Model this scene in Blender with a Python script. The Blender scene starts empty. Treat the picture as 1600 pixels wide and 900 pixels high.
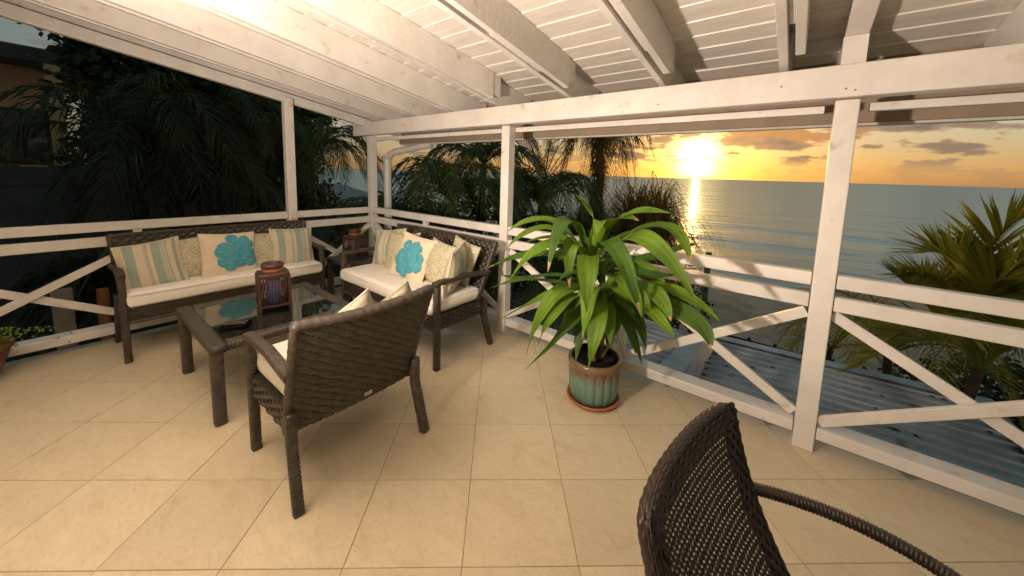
import bpy, math, random
from mathutils import Vector, Matrix
R = math.radians
random.seed(7)
sc = bpy.context.scene
col = sc.collection

# ------------------------------------------------------------------ camera
cam = bpy.data.cameras.new("camera")
camo = bpy.data.objects.new("camera", cam); col.objects.link(camo)
cam.sensor_width = 36.0
cam.lens = 36.0 * 565.409 / 1600.0
cam.shift_y = -112.88 / 1600.0
cam.clip_start = 0.05; cam.clip_end = 40000
P_, RL_, AS_ = R(6.69466), R(-1.66090), R(-51.57765)
cp, sp = math.cos(P_), math.sin(P_); cr, sr = math.cos(RL_), math.sin(RL_)
B_ = Matrix(((1, 0, 0), (0, -sp, cp), (0, -cp, -sp)))
Z_ = Matrix(((cr, -sr, 0), (sr, cr, 0), (0, 0, 1)))
ux, uy = -math.sin(AS_), -math.cos(AS_)
W_ = Matrix(((ux, uy, 0), (-uy, ux, 0), (0, 0, 1)))
M_ = W_ @ B_ @ Z_
rot = Matrix((M_.col[0], -M_.col[1], -M_.col[2])).transposed()
camo.matrix_world = Matrix.Translation((0, 0, 1.55)) @ rot.to_4x4()
sc.camera = camo

# ------------------------------------------------------------------ world, sun, exposure
SUN_EL, SUN_AZ = R(2.6), R(-11.8)            # azimuth clockwise from +Y (the sea)
SUN = Vector((math.sin(SUN_AZ) * math.cos(SUN_EL), math.cos(SUN_AZ) * math.cos(SUN_EL), math.sin(SUN_EL)))
sc.view_settings.view_transform = 'Standard'
sc.view_settings.look = 'None'
sc.view_settings.exposure = 0.0
sc.view_settings.gamma = 1.0
sc.cycles.use_denoising = True
sc.cycles.max_bounces = 8
sc.cycles.sample_clamp_indirect = 6.0


def nodes(nt):
    nt.nodes.clear()
    return nt.nodes, nt.links


def build_world():
    w = bpy.data.worlds.new("World"); sc.world = w; w.use_nodes = True
    N, L = nodes(w.node_tree)

    def math_(op, a, b=None, clamp=False):
        n = N.new('ShaderNodeMath'); n.operation = op; n.use_clamp = clamp
        for i, v in enumerate((a, b)):
            if v is None: continue
            if isinstance(v, (int, float)): n.inputs[i].default_value = v
            else: L.new(v, n.inputs[i])
        return n.outputs[0]

    def mix(fac, a, b, kind='MIX'):
        n = N.new('ShaderNodeMix'); n.data_type = 'RGBA'; n.blend_type = kind
        for k, v in ((0, fac), (6, a), (7, b)):
            if isinstance(v, (int, float)): n.inputs[k].default_value = v
            elif isinstance(v, tuple): n.inputs[k].default_value = (*v, 1)
            else: L.new(v, n.inputs[k])
        return n.outputs[2]

    def ramp(v, stops, interp='LINEAR'):
        n = N.new('ShaderNodeValToRGB'); n.color_ramp.interpolation = interp
        e = n.color_ramp.elements
        while len(e) < len(stops): e.new(0.5)
        for el, (p, c) in zip(e, stops): el.position = p; el.color = (*c, 1)
        L.new(v, n.inputs[0]); return n.outputs[0]
    tc = N.new('ShaderNodeTexCoord')
    nrm = N.new('ShaderNodeVectorMath'); nrm.operation = 'NORMALIZE'; L.new(tc.outputs['Generated'], nrm.inputs[0])
    D = nrm.outputs[0]
    sep = N.new('ShaderNodeSeparateXYZ'); L.new(D, sep.inputs[0])
    z = math_('MAXIMUM', sep.outputs[2], 0.0)
    dot = N.new('ShaderNodeVectorMath'); dot.operation = 'DOT_PRODUCT'; L.new(D, dot.inputs[0]); dot.inputs[1].default_value = SUN
    c = math_('MAXIMUM', dot.outputs['Value'], 0.0)
    sky = N.new('ShaderNodeTexSky'); sky.sky_type = 'NISHITA'; sky.sun_disc = False
    sky.sun_elevation = SUN_EL; sky.sun_rotation = SUN_AZ; sky.dust_density = 2.0; sky.air_density = 1.0
    nish = mix(1.0, sky.outputs[0], (0.10, 0.10, 0.10), 'MULTIPLY')
    # dusk gradient: orange at the horizon, straw above it, teal higher up
    warm = ramp(z, [(0.0, (0.55, 0.27, 0.11)), (0.03, (0.72, 0.42, 0.16)), (0.06, (0.69, 0.51, 0.25)), (0.095, (0.67, 0.59, 0.38)), (0.15, (0.60, 0.59, 0.46)),
                    (0.33, (0.36, 0.42, 0.37)), (0.6, (0.23, 0.31, 0.34)), (1.0, (0.17, 0.24, 0.28))])
    cool = ramp(z, [(0.0, (0.20, 0.15, 0.10)), (0.08, (0.20, 0.21, 0.18)), (0.25, (0.17, 0.23, 0.225)), (0.5, (0.13, 0.195, 0.20)), (1.0, (0.06, 0.10, 0.13))])
    side = ramp(dot.outputs['Value'], [(0.0, (0, 0, 0)), (0.35, (0.25, 0.25, 0.25)), (0.75, (0.8, 0.8, 0.8)), (1.0, (1, 1, 1))])
    base = mix(side, cool, warm)
    base = mix(0.22, base, nish)
    # clouds: noise on the direction, flattened towards the horizon
    mp = N.new('ShaderNodeMapping'); mp.vector_type = 'POINT'; L.new(D, mp.inputs[0]); mp.inputs['Scale'].default_value = (7.5, 7.5, 24.0)
    mp.inputs['Location'].default_value = (0.35, 1.2, 0.4)
    n1 = N.new('ShaderNodeTexNoise'); L.new(mp.outputs[0], n1.inputs['Vector']); n1.inputs['Scale'].default_value = 1.5; n1.inputs['Detail'].default_value = 7; n1.inputs['Roughness'].default_value = 0.55
    m1 = ramp(n1.outputs['Fac'], [(0.0, (0, 0, 0)), (0.515, (0, 0, 0)), (0.575, (1, 1, 1)), (1.0, (1, 1, 1))])
    band = ramp(z, [(0.0, (0.1, 0.1, 0.1)), (0.03, (0.35, 0.35, 0.35)), (0.05, (0.95, 0.95, 0.95)), (0.13, (0.9, 0.9, 0.9)), (0.3, (0.45, 0.45, 0.45)), (0.6, (0.15, 0.15, 0.15))])
    mask = math_('MULTIPLY', math_('MULTIPLY', m1, band), math_('MULTIPLY_ADD' if False else 'ADD', math_('MULTIPLY', side, 0.75), 0.25))
    # a broad bank hanging above and right of the sun
    bank_dir = Vector((-0.035, 0.98, 0.105)).normalized()
    dd = N.new('ShaderNodeVectorMath'); dd.operation = 'SUBTRACT'; L.new(D, dd.inputs[0]); dd.inputs[1].default_value = bank_dir
    ds = N.new('ShaderNodeVectorMath'); ds.operation = 'MULTIPLY'; L.new(dd.outputs[0], ds.inputs[0]); ds.inputs[1].default_value = (6.0, 2.0, 25.0)
    dl = N.new('ShaderNodeVectorMath'); dl.operation = 'LENGTH'; L.new(ds.outputs[0], dl.inputs[0])
    bk = math_('ADD', dl.outputs['Value'], math_('MULTIPLY', math_('SUBTRACT', n1.outputs['Fac'], 0.5), -4.0))
    bank = ramp(bk, [(0.0, (1, 1, 1)), (0.75, (0.95, 0.95, 0.95)), (1.0, (0, 0, 0))])
    mask = math_('MAXIMUM', mask, math_('MULTIPLY', bank, 0.95))
    shade = ramp(n1.outputs['Fac'], [(0.48, (0.56, 0.28, 0.115)), (0.555, (0.36, 0.25, 0.18)), (0.70, (0.20, 0.165, 0.14))])
    dim = ramp(side, [(0.0, (0.22, 0.25, 0.28)), (0.85, (0.75, 0.75, 0.78)), (1.0, (1.15, 1.0, 0.85))])
    cloud = mix(1.0, shade, dim, 'MULTIPLY')
    out = mix(mask, base, cloud)
    # glow round the sun, partly held back by the cloud
    g1 = math_('MULTIPLY', math_('POWER', c, 1500.0), 7.0)
    g2 = math_('MULTIPLY', math_('POWER', c, 260.0), 1.8)
    g3 = math_('MULTIPLY', math_('POWER', c, 60.0), 0.62)
    g4 = math_('MULTIPLY', math_('MULTIPLY', math_('POWER', c, 22.0), math_('POWER', 2.718, math_('MULTIPLY', z, -32.0))), 0.42)
    hold = math_('SUBTRACT', 1.0, math_('MULTIPLY', mask, 0.80))

    def tint(g, colr):
        n = N.new('ShaderNodeMix'); n.data_type = 'RGBA'; n.blend_type = 'MULTIPLY'; n.inputs[0].default_value = 1
        cv = N.new('ShaderNodeCombineXYZ')
        for i in range(3): L.new(g, cv.inputs[i])
        L.new(cv.outputs[0], n.inputs[6]); n.inputs[7].default_value = (*colr, 1)
        return n.outputs[2]
    g = mix(1.0, tint(math_('MULTIPLY', g1, hold), (1.0, 0.78, 0.35)), tint(math_('MULTIPLY', g2, hold), (1.0, 0.50, 0.06)), 'ADD')
    g = mix(1.0, g, tint(math_('MULTIPLY', g3, hold), (1.0, 0.36, 0.03)), 'ADD')
    g = mix(1.0, g, tint(g4, (1.0, 0.62, 0.10)), 'ADD')
    out = mix(1.0, out, g, 'ADD')
    bg = N.new('ShaderNodeBackground'); L.new(out, bg.inputs[0]); bg.inputs[1].default_value = 1.0
    o = N.new('ShaderNodeOutputWorld'); L.new(bg.outputs[0], o.inputs[0])


build_world()
sun = bpy.data.lights.new("sun", 'SUN'); sun.energy = 0.20; sun.angle = R(0.6); sun.color = (1.0, 0.46, 0.13)
suno = bpy.data.objects.new("sun", sun); col.objects.link(suno)
suno.rotation_euler = (-SUN).to_track_quat('-Z', 'Y').to_euler()
# two lights added for a bounced flash, just outside the view on the left: one broad, one thrown up at the boards
def spot(name, energy, size, blend, soft, loc, aim):
    l = bpy.data.lights.new(name, 'SPOT'); l.energy = energy; l.color = (1.0, 0.81, 0.665)
    l.spot_size = R(size); l.spot_blend = blend; l.shadow_soft_size = soft
    o = bpy.data.objects.new(name, l); col.objects.link(o); o.location = loc
    o.rotation_euler = (Vector(aim) - Vector(loc)).to_track_quat('-Z', 'Y').to_euler()


spot('flash_spill', 420, 175, 0.7, 0.05, (-1.30, -0.40, 1.45), (-1.30, 1.2, 3.0))
spot('flash_uplight', 1080, 72, 0.9, 0.08, (-1.75, -0.65, 1.25), (-2.2, -0.25, 2.7))


# ------------------------------------------------------------------ materials
def mat(name, color, rough=0.5, spec=0.5, var=0.0, vscale=8.0, bump=0.0, bscale=40.0, metal=0.0, stretch=(1, 1, 1), color2=None, dirt=None, trans=0.0):
    m = bpy.data.materials.new(name); m.use_nodes = True
    N, L = nodes(m.node_tree)
    o = N.new('ShaderNodeOutputMaterial'); b = N.new('ShaderNodeBsdfPrincipled')
    b.inputs['Base Color'].default_value = (*color, 1); b.inputs['Roughness'].default_value = rough
    b.inputs['Metallic'].default_value = metal; b.inputs['Specular IOR Level'].default_value = spec
    tc = N.new('ShaderNodeTexCoord'); mp = N.new('ShaderNodeMapping'); mp.inputs['Scale'].default_value = stretch
    L.new(tc.outputs['Object'], mp.inputs[0])
    if var > 0 or color2:
        n = N.new('ShaderNodeTexNoise'); n.inputs['Scale'].default_value = vscale; n.inputs['Detail'].default_value = 6; n.inputs['Roughness'].default_value = 0.6
        L.new(mp.outputs[0], n.inputs['Vector'])
        r = N.new('ShaderNodeValToRGB'); e = r.color_ramp.elements
        c2 = color2 or tuple(c * (1 - var) for c in color)
        e[0].position = 0.35; e[0].color = (*c2, 1); e[1].position = 0.65
        e[1].color = (*(color if color2 else tuple(min(1, c * (1 + var * 0.6)) for c in color)), 1)
        L.new(n.outputs['Fac'], r.inputs[0])
        oi = N.new('ShaderNodeObjectInfo'); mr = N.new('ShaderNodeMapRange'); mr.inputs[3].default_value = 1 - var * 0.35; mr.inputs[4].default_value = 1 + var * 0.2
        L.new(oi.outputs['Random'], mr.inputs[0])
        mm = N.new('ShaderNodeMix'); mm.data_type = 'RGBA'; mm.blend_type = 'MULTIPLY'; mm.inputs[0].default_value = 1
        L.new(r.outputs[0], mm.inputs[6]); L.new(mr.outputs[0], mm.inputs[7])
        last = mm.outputs[2]
        if dirt:
            n2 = N.new('ShaderNodeTexNoise'); n2.inputs['Scale'].default_value = dirt[1]; n2.inputs['Detail'].default_value = 8
            L.new(mp.outputs[0], n2.inputs['Vector'])
            r2 = N.new('ShaderNodeValToRGB'); r2.color_ramp.elements[0].position = dirt[2]; r2.color_ramp.elements[1].position = dirt[2] + 0.1
            L.new(n2.outputs['Fac'], r2.inputs[0])
            m2 = N.new('ShaderNodeMix'); m2.data_type = 'RGBA'; L.new(r2.outputs[0], m2.inputs[0]); L.new(last, m2.inputs[6]); m2.inputs[7].default_value = (*dirt[0], 1)
            last = m2.outputs[2]
        L.new(last, b.inputs['Base Color'])
    if bump > 0:
        n3 = N.new('ShaderNodeTexNoise'); n3.inputs['Scale'].default_value = bscale; n3.inputs['Detail'].default_value = 5
        L.new(mp.outputs[0], n3.inputs['Vector'])
        bp = N.new('ShaderNodeBump'); bp.inputs['Strength'].default_value = bump; bp.inputs['Distance'].default_value = 0.01
        L.new(n3.outputs['Fac'], bp.inputs['Height']); L.new(bp.outputs[0], b.inputs['Normal'])
    if trans > 0:
        t = N.new('ShaderNodeBsdfTranslucent'); t.inputs[0].default_value = (color[0] * 1.6, color[1] * 1.5, color[2] * 0.7, 1)
        mx = N.new('ShaderNodeMixShader'); mx.inputs[0].default_value = trans
        L.new(b.outputs[0], mx.inputs[1]); L.new(t.outputs[0], mx.inputs[2]); L.new(mx.outputs[0], o.inputs[0])
    else:
        L.new(b.outputs[0], o.inputs[0])
    return m


def uvmat(name, builder, rough=0.85):
    m = bpy.data.materials.new(name); m.use_nodes = True
    N, L = nodes(m.node_tree)
    o = N.new('ShaderNodeOutputMaterial'); b = N.new('ShaderNodeBsdfPrincipled'); b.inputs['Roughness'].default_value = rough
    b.inputs['Specular IOR Level'].default_value = 0.2
    uv = N.new('ShaderNodeUVMap')
    builder(N, L, uv.outputs[0], b)
    n3 = N.new('ShaderNodeTexNoise'); n3.inputs['Scale'].default_value = 90; L.new(uv.outputs[0], n3.inputs['Vector'])
    bp = N.new('ShaderNodeBump'); bp.inputs['Strength'].default_value = 0.4; bp.inputs['Distance'].default_value = 0.004
    L.new(n3.outputs['Fac'], bp.inputs['Height']); L.new(bp.outputs[0], b.inputs['Normal'])
    L.new(b.outputs[0], o.inputs[0])
    return m


def pat_stripe(N, L, uv, b):
    s = N.new('ShaderNodeSeparateXYZ'); L.new(uv, s.inputs[0])
    r = N.new('ShaderNodeValToRGB'); r.color_ramp.interpolation = 'CONSTANT'
    cream, teal, sage, tan = (0.58, 0.51, 0.37), (0.29, 0.37, 0.30), (0.42, 0.44, 0.34), (0.42, 0.33, 0.21)
    st = [(0, cream), (0.13, teal), (0.27, tan), (0.29, cream), (0.43, sage), (0.47, tan), (0.49, cream), (0.55, teal), (0.68, sage), (0.78, tan), (0.80, cream), (0.88, teal), (0.94, cream)]
    e = r.color_ramp.elements
    while len(e) < len(st): e.new(0.5)
    for el, (p, c) in zip(e, st): el.position = p; el.color = (*c, 1)
    L.new(s.outputs[0], r.inputs[0]); L.new(r.outputs[0], b.inputs['Base Color'])


def pat_damask(N, L, uv, b):
    n = N.new('ShaderNodeTexNoise'); n.inputs['Scale'].default_value = 3.0; n.inputs['Detail'].default_value = 2; n.inputs['Distortion'].default_value = 2.2
    L.new(uv, n.inputs['Vector'])
    w = N.new('ShaderNodeTexWave'); w.wave_type = 'RINGS'; w.inputs['Scale'].default_value = 3.2; w.inputs['Distortion'].default_value = 16; w.inputs['Detail'].default_value = 4; w.inputs['Detail Scale'].default_value = 2.2
    L.new(uv, w.inputs['Vector'])
    r = N.new('ShaderNodeValToRGB'); e = r.color_ramp.elements
    e[0].position = 0.25; e[0].color = (0.36, 0.37, 0.26, 1); e[1].position = 0.70; e[1].color = (0.58, 0.51, 0.35, 1)
    x = e.new(0.46); x.color = (0.50, 0.45, 0.30, 1)
    mx = N.new('ShaderNodeMath'); mx.operation = 'MULTIPLY_ADD'; mx.inputs[1].default_value = 0.6
    L.new(w.outputs['Fac'], mx.inputs[0])
    m2 = N.new('ShaderNodeMath'); m2.operation = 'MULTIPLY'; m2.inputs[1].default_value = 0.45; L.new(n.outputs['Fac'], m2.inputs[0]); L.new(m2.outputs[0], mx.inputs[2])
    L.new(mx.outputs[0], r.inputs[0]); L.new(r.outputs[0], b.inputs['Base Color'])


def pat_petal(N, L, uv, b):
    mp = N.new('ShaderNodeMapping'); mp.inputs['Scale'].default_value = (2.0, 9.0, 1); L.new(uv, mp.inputs[0])
    n = N.new('ShaderNodeTexNoise'); n.inputs['Scale'].default_value = 2.4; n.inputs['Detail'].default_value = 3; L.new(mp.outputs[0], n.inputs['Vector'])
    r = N.new('ShaderNodeValToRGB'); e = r.color_ramp.elements
    e[0].position = 0.42; e[0].color = (0.024, 0.24, 0.33, 1); e[1].position = 0.66; e[1].color = (0.20, 0.52, 0.56, 1)
    L.new(n.outputs['Fac'], r.inputs[0]); L.new(r.outputs[0], b.inputs['Base Color'])


M = {}
M['white'] = mat('white_paint', (0.70, 0.67, 0.62), 0.36, 0.5, var=0.09, vscale=4, bump=0.22, bscale=30, stretch=(1, 1, 1), dirt=((0.50, 0.43, 0.33), 9.0, 0.645))
M['board'] = mat('ceiling_paint', (0.76, 0.72, 0.655), 0.30, 0.6, var=0.10, vscale=3, bump=0.25, bscale=9, stretch=(1, 9, 9), dirt=((0.48, 0.43, 0.36), 4.0, 0.66))
M['gap'] = mat('roof_deck', (0.30, 0.27, 0.22), 0.8)
M['grout'] = mat('grout', (0.36, 0.26, 0.155), 0.9, var=0.1)
M['wicker'] = mat('brown_wicker', (0.055, 0.040, 0.027), 0.42, 0.5, var=0.35, vscale=30, bump=0.2, bscale=150)
M['wicker_grey'] = mat('grey_brown_wicker', (0.075, 0.060, 0.045), 0.45, 0.5, var=0.4, vscale=25, bump=0.2, bscale=150)
M['wicker_dark'] = mat('dark_wicker', (0.036, 0.026, 0.019), 0.36, 0.5, var=0.3, vscale=30, bump=0.15, bscale=150)
M['core'] = mat('wicker_core', (0.022, 0.016, 0.011), 0.7)
M['cushion'] = mat('cream_cushion', (0.86, 0.82, 0.74), 0.9, 0.15, var=0.06, vscale=4, bump=0.55, bscale=9)
M['canvas'] = mat('cream_canvas', (0.70, 0.60, 0.45), 0.9, 0.15, var=0.06, vscale=6, bump=0.3, bscale=40)
M['stripe'] = uvmat('striped_cloth', pat_stripe)
M['damask'] = uvmat('damask_cloth', pat_damask)
M['petal'] = uvmat('turquoise_felt', pat_petal, 0.8)
M['petal_dot'] = mat('dark_teal_thread', (0.02, 0.10, 0.12), 0.8)
M['terracotta'] = mat('terracotta', (0.42, 0.15, 0.05), 0.7, var=0.2, vscale=10, bump=0.2)
M['plastic'] = mat('black_plastic', (0.010, 0.009, 0.008), 0.9, 0.0)
M['bowl'] = mat('brown_clay', (0.17, 0.07, 0.028), 0.75, var=0.3, vscale=10, bump=0.3)
M['soil'] = mat('soil', (0.02, 0.014, 0.009), 0.95, var=0.4, vscale=60, bump=0.8, bscale=80)
M['button'] = mat('pale_button', (0.5, 0.45, 0.36), 0.5)
M['rattan'] = mat('red_brown_rattan', (0.07, 0.030, 0.016), 0.5, var=0.3, vscale=30, bump=0.2, bscale=90)
M['leather'] = mat('tan_leather', (0.30, 0.10, 0.025), 0.55, var=0.2, vscale=30)
M['candle'] = mat('blue_glass', (0.14, 0.15, 0.34), 0.15, 0.7)
M['leaf'] = mat('corn_plant_leaf', (0.125, 0.235, 0.022), 0.50, 0.28, var=0.28, vscale=7, bump=0.3, bscale=25, trans=0.32)
def veined(m):
    N, L = m.node_tree.nodes, m.node_tree.links
    b = [n for n in N if n.type == 'BSDF_PRINCIPLED'][0]; src = b.inputs['Base Color'].links[0].from_socket
    uv = N.new('ShaderNodeUVMap'); s = N.new('ShaderNodeSeparateXYZ'); L.new(uv.outputs[0], s.inputs[0])
    mp = N.new('ShaderNodeMapping'); mp.inputs['Scale'].default_value = (1.2, 16, 1); L.new(uv.outputs[0], mp.inputs[0])
    n = N.new('ShaderNodeTexNoise'); n.inputs['Scale'].default_value = 1.6; n.inputs['Detail'].default_value = 3; L.new(mp.outputs[0], n.inputs['Vector'])
    r = N.new('ShaderNodeValToRGB'); e = r.color_ramp.elements; e[0].position = 0.35; e[0].color = (0.62, 0.66, 0.6, 1); e[1].position = 0.65; e[1].color = (1.25, 1.2, 1.1, 1); L.new(n.outputs['Fac'], r.inputs[0])
    mid = N.new('ShaderNodeValToRGB'); e = mid.color_ramp.elements; e[0].position = 0.42; e[0].color = (1, 1, 1, 1); e[1].position = 0.58; e[1].color = (1, 1, 1, 1)
    q = e.new(0.5); q.color = (1.3, 1.22, 1.1, 1); L.new(s.outputs[1], mid.inputs[0])
    a = N.new('ShaderNodeMix'); a.data_type = 'RGBA'; a.blend_type = 'MULTIPLY'; a.inputs[0].default_value = 1; L.new(src, a.inputs[6]); L.new(r.outputs[0], a.inputs[7])
    c = N.new('ShaderNodeMix'); c.data_type = 'RGBA'; c.blend_type = 'MULTIPLY'; c.inputs[0].default_value = 1; L.new(a.outputs[2], c.inputs[6]); L.new(mid.outputs[0], c.inputs[7])
    L.new(c.outputs[2], b.inputs['Base Color'])
    bp = N.new('ShaderNodeBump'); bp.inputs['Strength'].default_value = 0.35; bp.inputs['Distance'].default_value = 0.004; L.new(n.outputs['Fac'], bp.inputs['Height']); L.new(bp.outputs[0], b.inputs['Normal'])
    t = [n for n in N if n.type == 'BSDF_TRANSLUCENT']
    if t:
        d = N.new('ShaderNodeMix'); d.data_type = 'RGBA'; d.blend_type = 'MULTIPLY'; d.inputs[0].default_value = 1; L.new(c.outputs[2], d.inputs[6]); d.inputs[7].default_value = (1.7, 1.6, 0.8, 1); L.new(d.outputs[2], t[0].inputs[0])


veined(M['leaf'])
M['leaf_deep'] = mat('corn_plant_old_leaf', (0.065, 0.140, 0.020), 0.48, 0.3, var=0.28, vscale=7, trans=0.3); veined(M['leaf_deep'])
M['leaf_dry'] = mat('dry_leaf_tip', (0.30, 0.19, 0.07), 0.8)
M['cane'] = mat('cane', (0.13, 0.09, 0.05), 0.8, var=0.3, vscale=30, bump=0.5)
M['frond'] = mat('palm_frond', (0.078, 0.108, 0.024), 0.5, 0.4, var=0.35, vscale=1.5, trans=0.25)
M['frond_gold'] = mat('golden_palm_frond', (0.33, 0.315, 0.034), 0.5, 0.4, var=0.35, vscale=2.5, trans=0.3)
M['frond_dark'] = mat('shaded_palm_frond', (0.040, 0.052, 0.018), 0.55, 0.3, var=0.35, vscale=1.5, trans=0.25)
M['frond_dry'] = mat('dry_palm_frond', (0.24, 0.16, 0.050), 0.8, 0.2, var=0.45, vscale=2.0, trans=0.45)
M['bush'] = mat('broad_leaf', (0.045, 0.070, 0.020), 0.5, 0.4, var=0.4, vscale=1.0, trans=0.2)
M['bark'] = mat('bark', (0.11, 0.085, 0.055), 0.9, var=0.4, vscale=6, bump=0.8, bscale=14, stretch=(1, 1, 3))
M['fern'] = mat('fern_leaf', (0.14, 0.26, 0.035), 0.6, var=0.3, vscale=8, trans=0.3)
M['sand'] = mat('sand', (0.66, 0.49, 0.35), 0.95, var=0.40, vscale=0.9, bump=0.9, bscale=3.0, color2=(0.40, 0.29, 0.19))
M['plaster'] = mat('cream_plaster', (0.70, 0.64, 0.54), 0.9, 0.2, var=0.05, vscale=3, bump=0.2, bscale=30)
M['fascia'] = mat('shaded_fascia', (0.30, 0.235, 0.165), 0.7, 0.3, var=0.12, vscale=4)  # shade behind the beam put into a darker board colour
M['concrete'] = mat('concrete', (0.30, 0.25, 0.20), 0.9, var=0.2, vscale=4, bump=0.4, bscale=20)
M['stucco'] = mat('house_stucco', (0.74, 0.45, 0.27), 0.9, var=0.15, vscale=2, bump=0.3)
M['dark_roof'] = mat('dark_shingle', (0.06, 0.06, 0.06), 0.8, var=0.3, vscale=6, bump=0.4)
M['window'] = mat('dark_glass', (0.01, 0.012, 0.014), 0.08, 0.6)
M['fence'] = mat('blue_grey_fence', (0.055, 0.065, 0.075), 0.8, var=0.3, vscale=3, bump=0.3)
M['grey_sheet'] = mat('grey_sheet', (0.24, 0.25, 0.27), 0.6, var=0.15, vscale=2)
M['roof_blue'] = mat('faded_blue_tin', (0.36, 0.46, 0.51), 0.33, 0.9, var=0.22, vscale=2.2, bump=0.15, bscale=20, dirt=((0.15, 0.085, 0.05), 5.0, 0.62))
M['rib'] = mat('sky_lit_crest', (0.62, 0.54, 0.49), 0.6, 0.4, var=0.25, vscale=3)  # sky glow on the rib crests, put into a paler colour
M['rust'] = mat('rust', (0.06, 0.03, 0.02), 0.9, var=0.3)
M['dark_wood'] = mat('dark_wood', (0.05, 0.035, 0.025), 0.8, var=0.3, vscale=8)


def glaze():
    m = bpy.data.materials.new('teal_glaze'); m.use_nodes = True
    N, L = nodes(m.node_tree)
    o = N.new('ShaderNodeOutputMaterial'); b = N.new('ShaderNodeBsdfPrincipled'); b.inputs['Roughness'].default_value = 0.28
    tc = N.new('ShaderNodeTexCoord'); s = N.new('ShaderNodeSeparateXYZ'); L.new(tc.outputs['Object'], s.inputs[0])
    n = N.new('ShaderNodeTexNoise'); n.inputs['Scale'].default_value = 14; L.new(tc.outputs['Object'], n.inputs['Vector'])
    a = N.new('ShaderNodeMath'); a.operation = 'MULTIPLY_ADD'; a.inputs[1].default_value = 0.10; L.new(n.outputs['Fac'], a.inputs[0]); L.new(s.outputs[2], a.inputs[2])
    r = N.new('ShaderNodeValToRGB'); e = r.color_ramp.elements
    e[0].position = 0.12; e[0].color = (0.10, 0.20, 0.16, 1); e[1].position = 0.36; e[1].color = (0.20, 0.14, 0.06, 1)
    x = e.new(0.21); x.color = (0.15, 0.25, 0.20, 1); y = e.new(0.27); y.color = (0.17, 0.10, 0.055, 1)
    L.new(a.outputs[0], r.inputs[0]); L.new(r.outputs[0], b.inputs['Base Color']); L.new(b.outputs[0], o.inputs[0])
    return m


M['glaze'] = glaze()


def tile_mat():
    m = bpy.data.materials.new('beige_tile'); m.use_nodes = True
    N, L = nodes(m.node_tree)
    o = N.new('ShaderNodeOutputMaterial'); b = N.new('ShaderNodeBsdfPrincipled'); b.inputs['Roughness'].default_value = 0.34
    tc = N.new('ShaderNodeTexCoord'); oi = N.new('ShaderNodeObjectInfo')
    ad = N.new('ShaderNodeVectorMath'); ad.operation = 'MULTIPLY_ADD'; ad.inputs[1].default_value = (1, 1, 1)
    cx = N.new('ShaderNodeCombineXYZ'); ml = N.new('ShaderNodeMath'); ml.operation = 'MULTIPLY'; ml.inputs[1].default_value = 50
    L.new(oi.outputs['Random'], ml.inputs[0]); L.new(ml.outputs[0], cx.inputs[0]); L.new(ml.outputs[0], cx.inputs[2])
    L.new(tc.outputs['Object'], ad.inputs[0]); L.new(cx.outputs[0], ad.inputs[2])
    mp = N.new('ShaderNodeMapping'); mp.inputs['Scale'].default_value = (1, 2.2, 1); mp.inputs['Rotation'].default_value = (0, 0, 0.9); L.new(ad.outputs[0], mp.inputs[0])
    n1 = N.new('ShaderNodeTexNoise'); n1.inputs['Scale'].default_value = 5; n1.inputs['Detail'].default_value = 7; n1.inputs['Roughness'].default_value = 0.6; n1.inputs['Distortion'].default_value = 0.8
    L.new(mp.outputs[0], n1.inputs['Vector'])
    r = N.new('ShaderNodeValToRGB'); e = r.color_ramp.elements
    e[0].position = 0.3; e[0].color = (0.56, 0.465, 0.305, 1); e[1].position = 0.68; e[1].color = (0.67, 0.585, 0.41, 1)
    x = e.new(0.42); x.color = (0.63, 0.54, 0.37, 1)
    L.new(n1.outputs['Fac'], r.inputs[0])
    n2 = N.new('ShaderNodeTexNoise'); n2.inputs['Scale'].default_value = 13; n2.inputs['Detail'].default_value = 5; n2.inputs['Distortion'].default_value = 1.6; L.new(mp.outputs[0], n2.inputs['Vector'])
    r2 = N.new('ShaderNodeValToRGB'); f = r2.color_ramp.elements
    f[0].position = 0.46; f[0].color = (0, 0, 0, 1); f[1].position = 0.54; f[1].color = (0, 0, 0, 1); q = f.new(0.5); q.color = (0.35, 0.35, 0.35, 1)
    L.new(n2.outputs['Fac'], r2.inputs[0])
    mx = N.new('ShaderNodeMix'); mx.data_type = 'RGBA'; L.new(r2.outputs[0], mx.inputs[0]); L.new(r.outputs[0], mx.inputs[6]); mx.inputs[7].default_value = (0.48, 0.36, 0.22, 1)
    mr = N.new('ShaderNodeMapRange'); mr.inputs[3].default_value = 0.94; mr.inputs[4].default_value = 1.04; L.new(oi.outputs['Random'], mr.inputs[0])
    m3 = N.new('ShaderNodeMix'); m3.data_type = 'RGBA'; m3.blend_type = 'MULTIPLY'; m3.inputs[0].default_value = 1; L.new(mx.outputs[2], m3.inputs[6]); L.new(mr.outputs[0], m3.inputs[7])
    L.new(m3.outputs[2], b.inputs['Base Color'])
    rr = N.new('ShaderNodeMapRange'); rr.inputs[3].default_value = 0.28; rr.inputs[4].default_value = 0.5; L.new(n1.outputs['Fac'], rr.inputs[0]); L.new(rr.outputs[0], b.inputs['Roughness'])
    bp = N.new('ShaderNodeBump'); bp.inputs['Strength'].default_value = 0.15; bp.inputs['Distance'].default_value = 0.004; L.new(n2.outputs['Fac'], bp.inputs['Height']); L.new(bp.outputs[0], b.inputs['Normal'])
    L.new(b.outputs[0], o.inputs[0])
    return m


M['tile'] = tile_mat()


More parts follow.
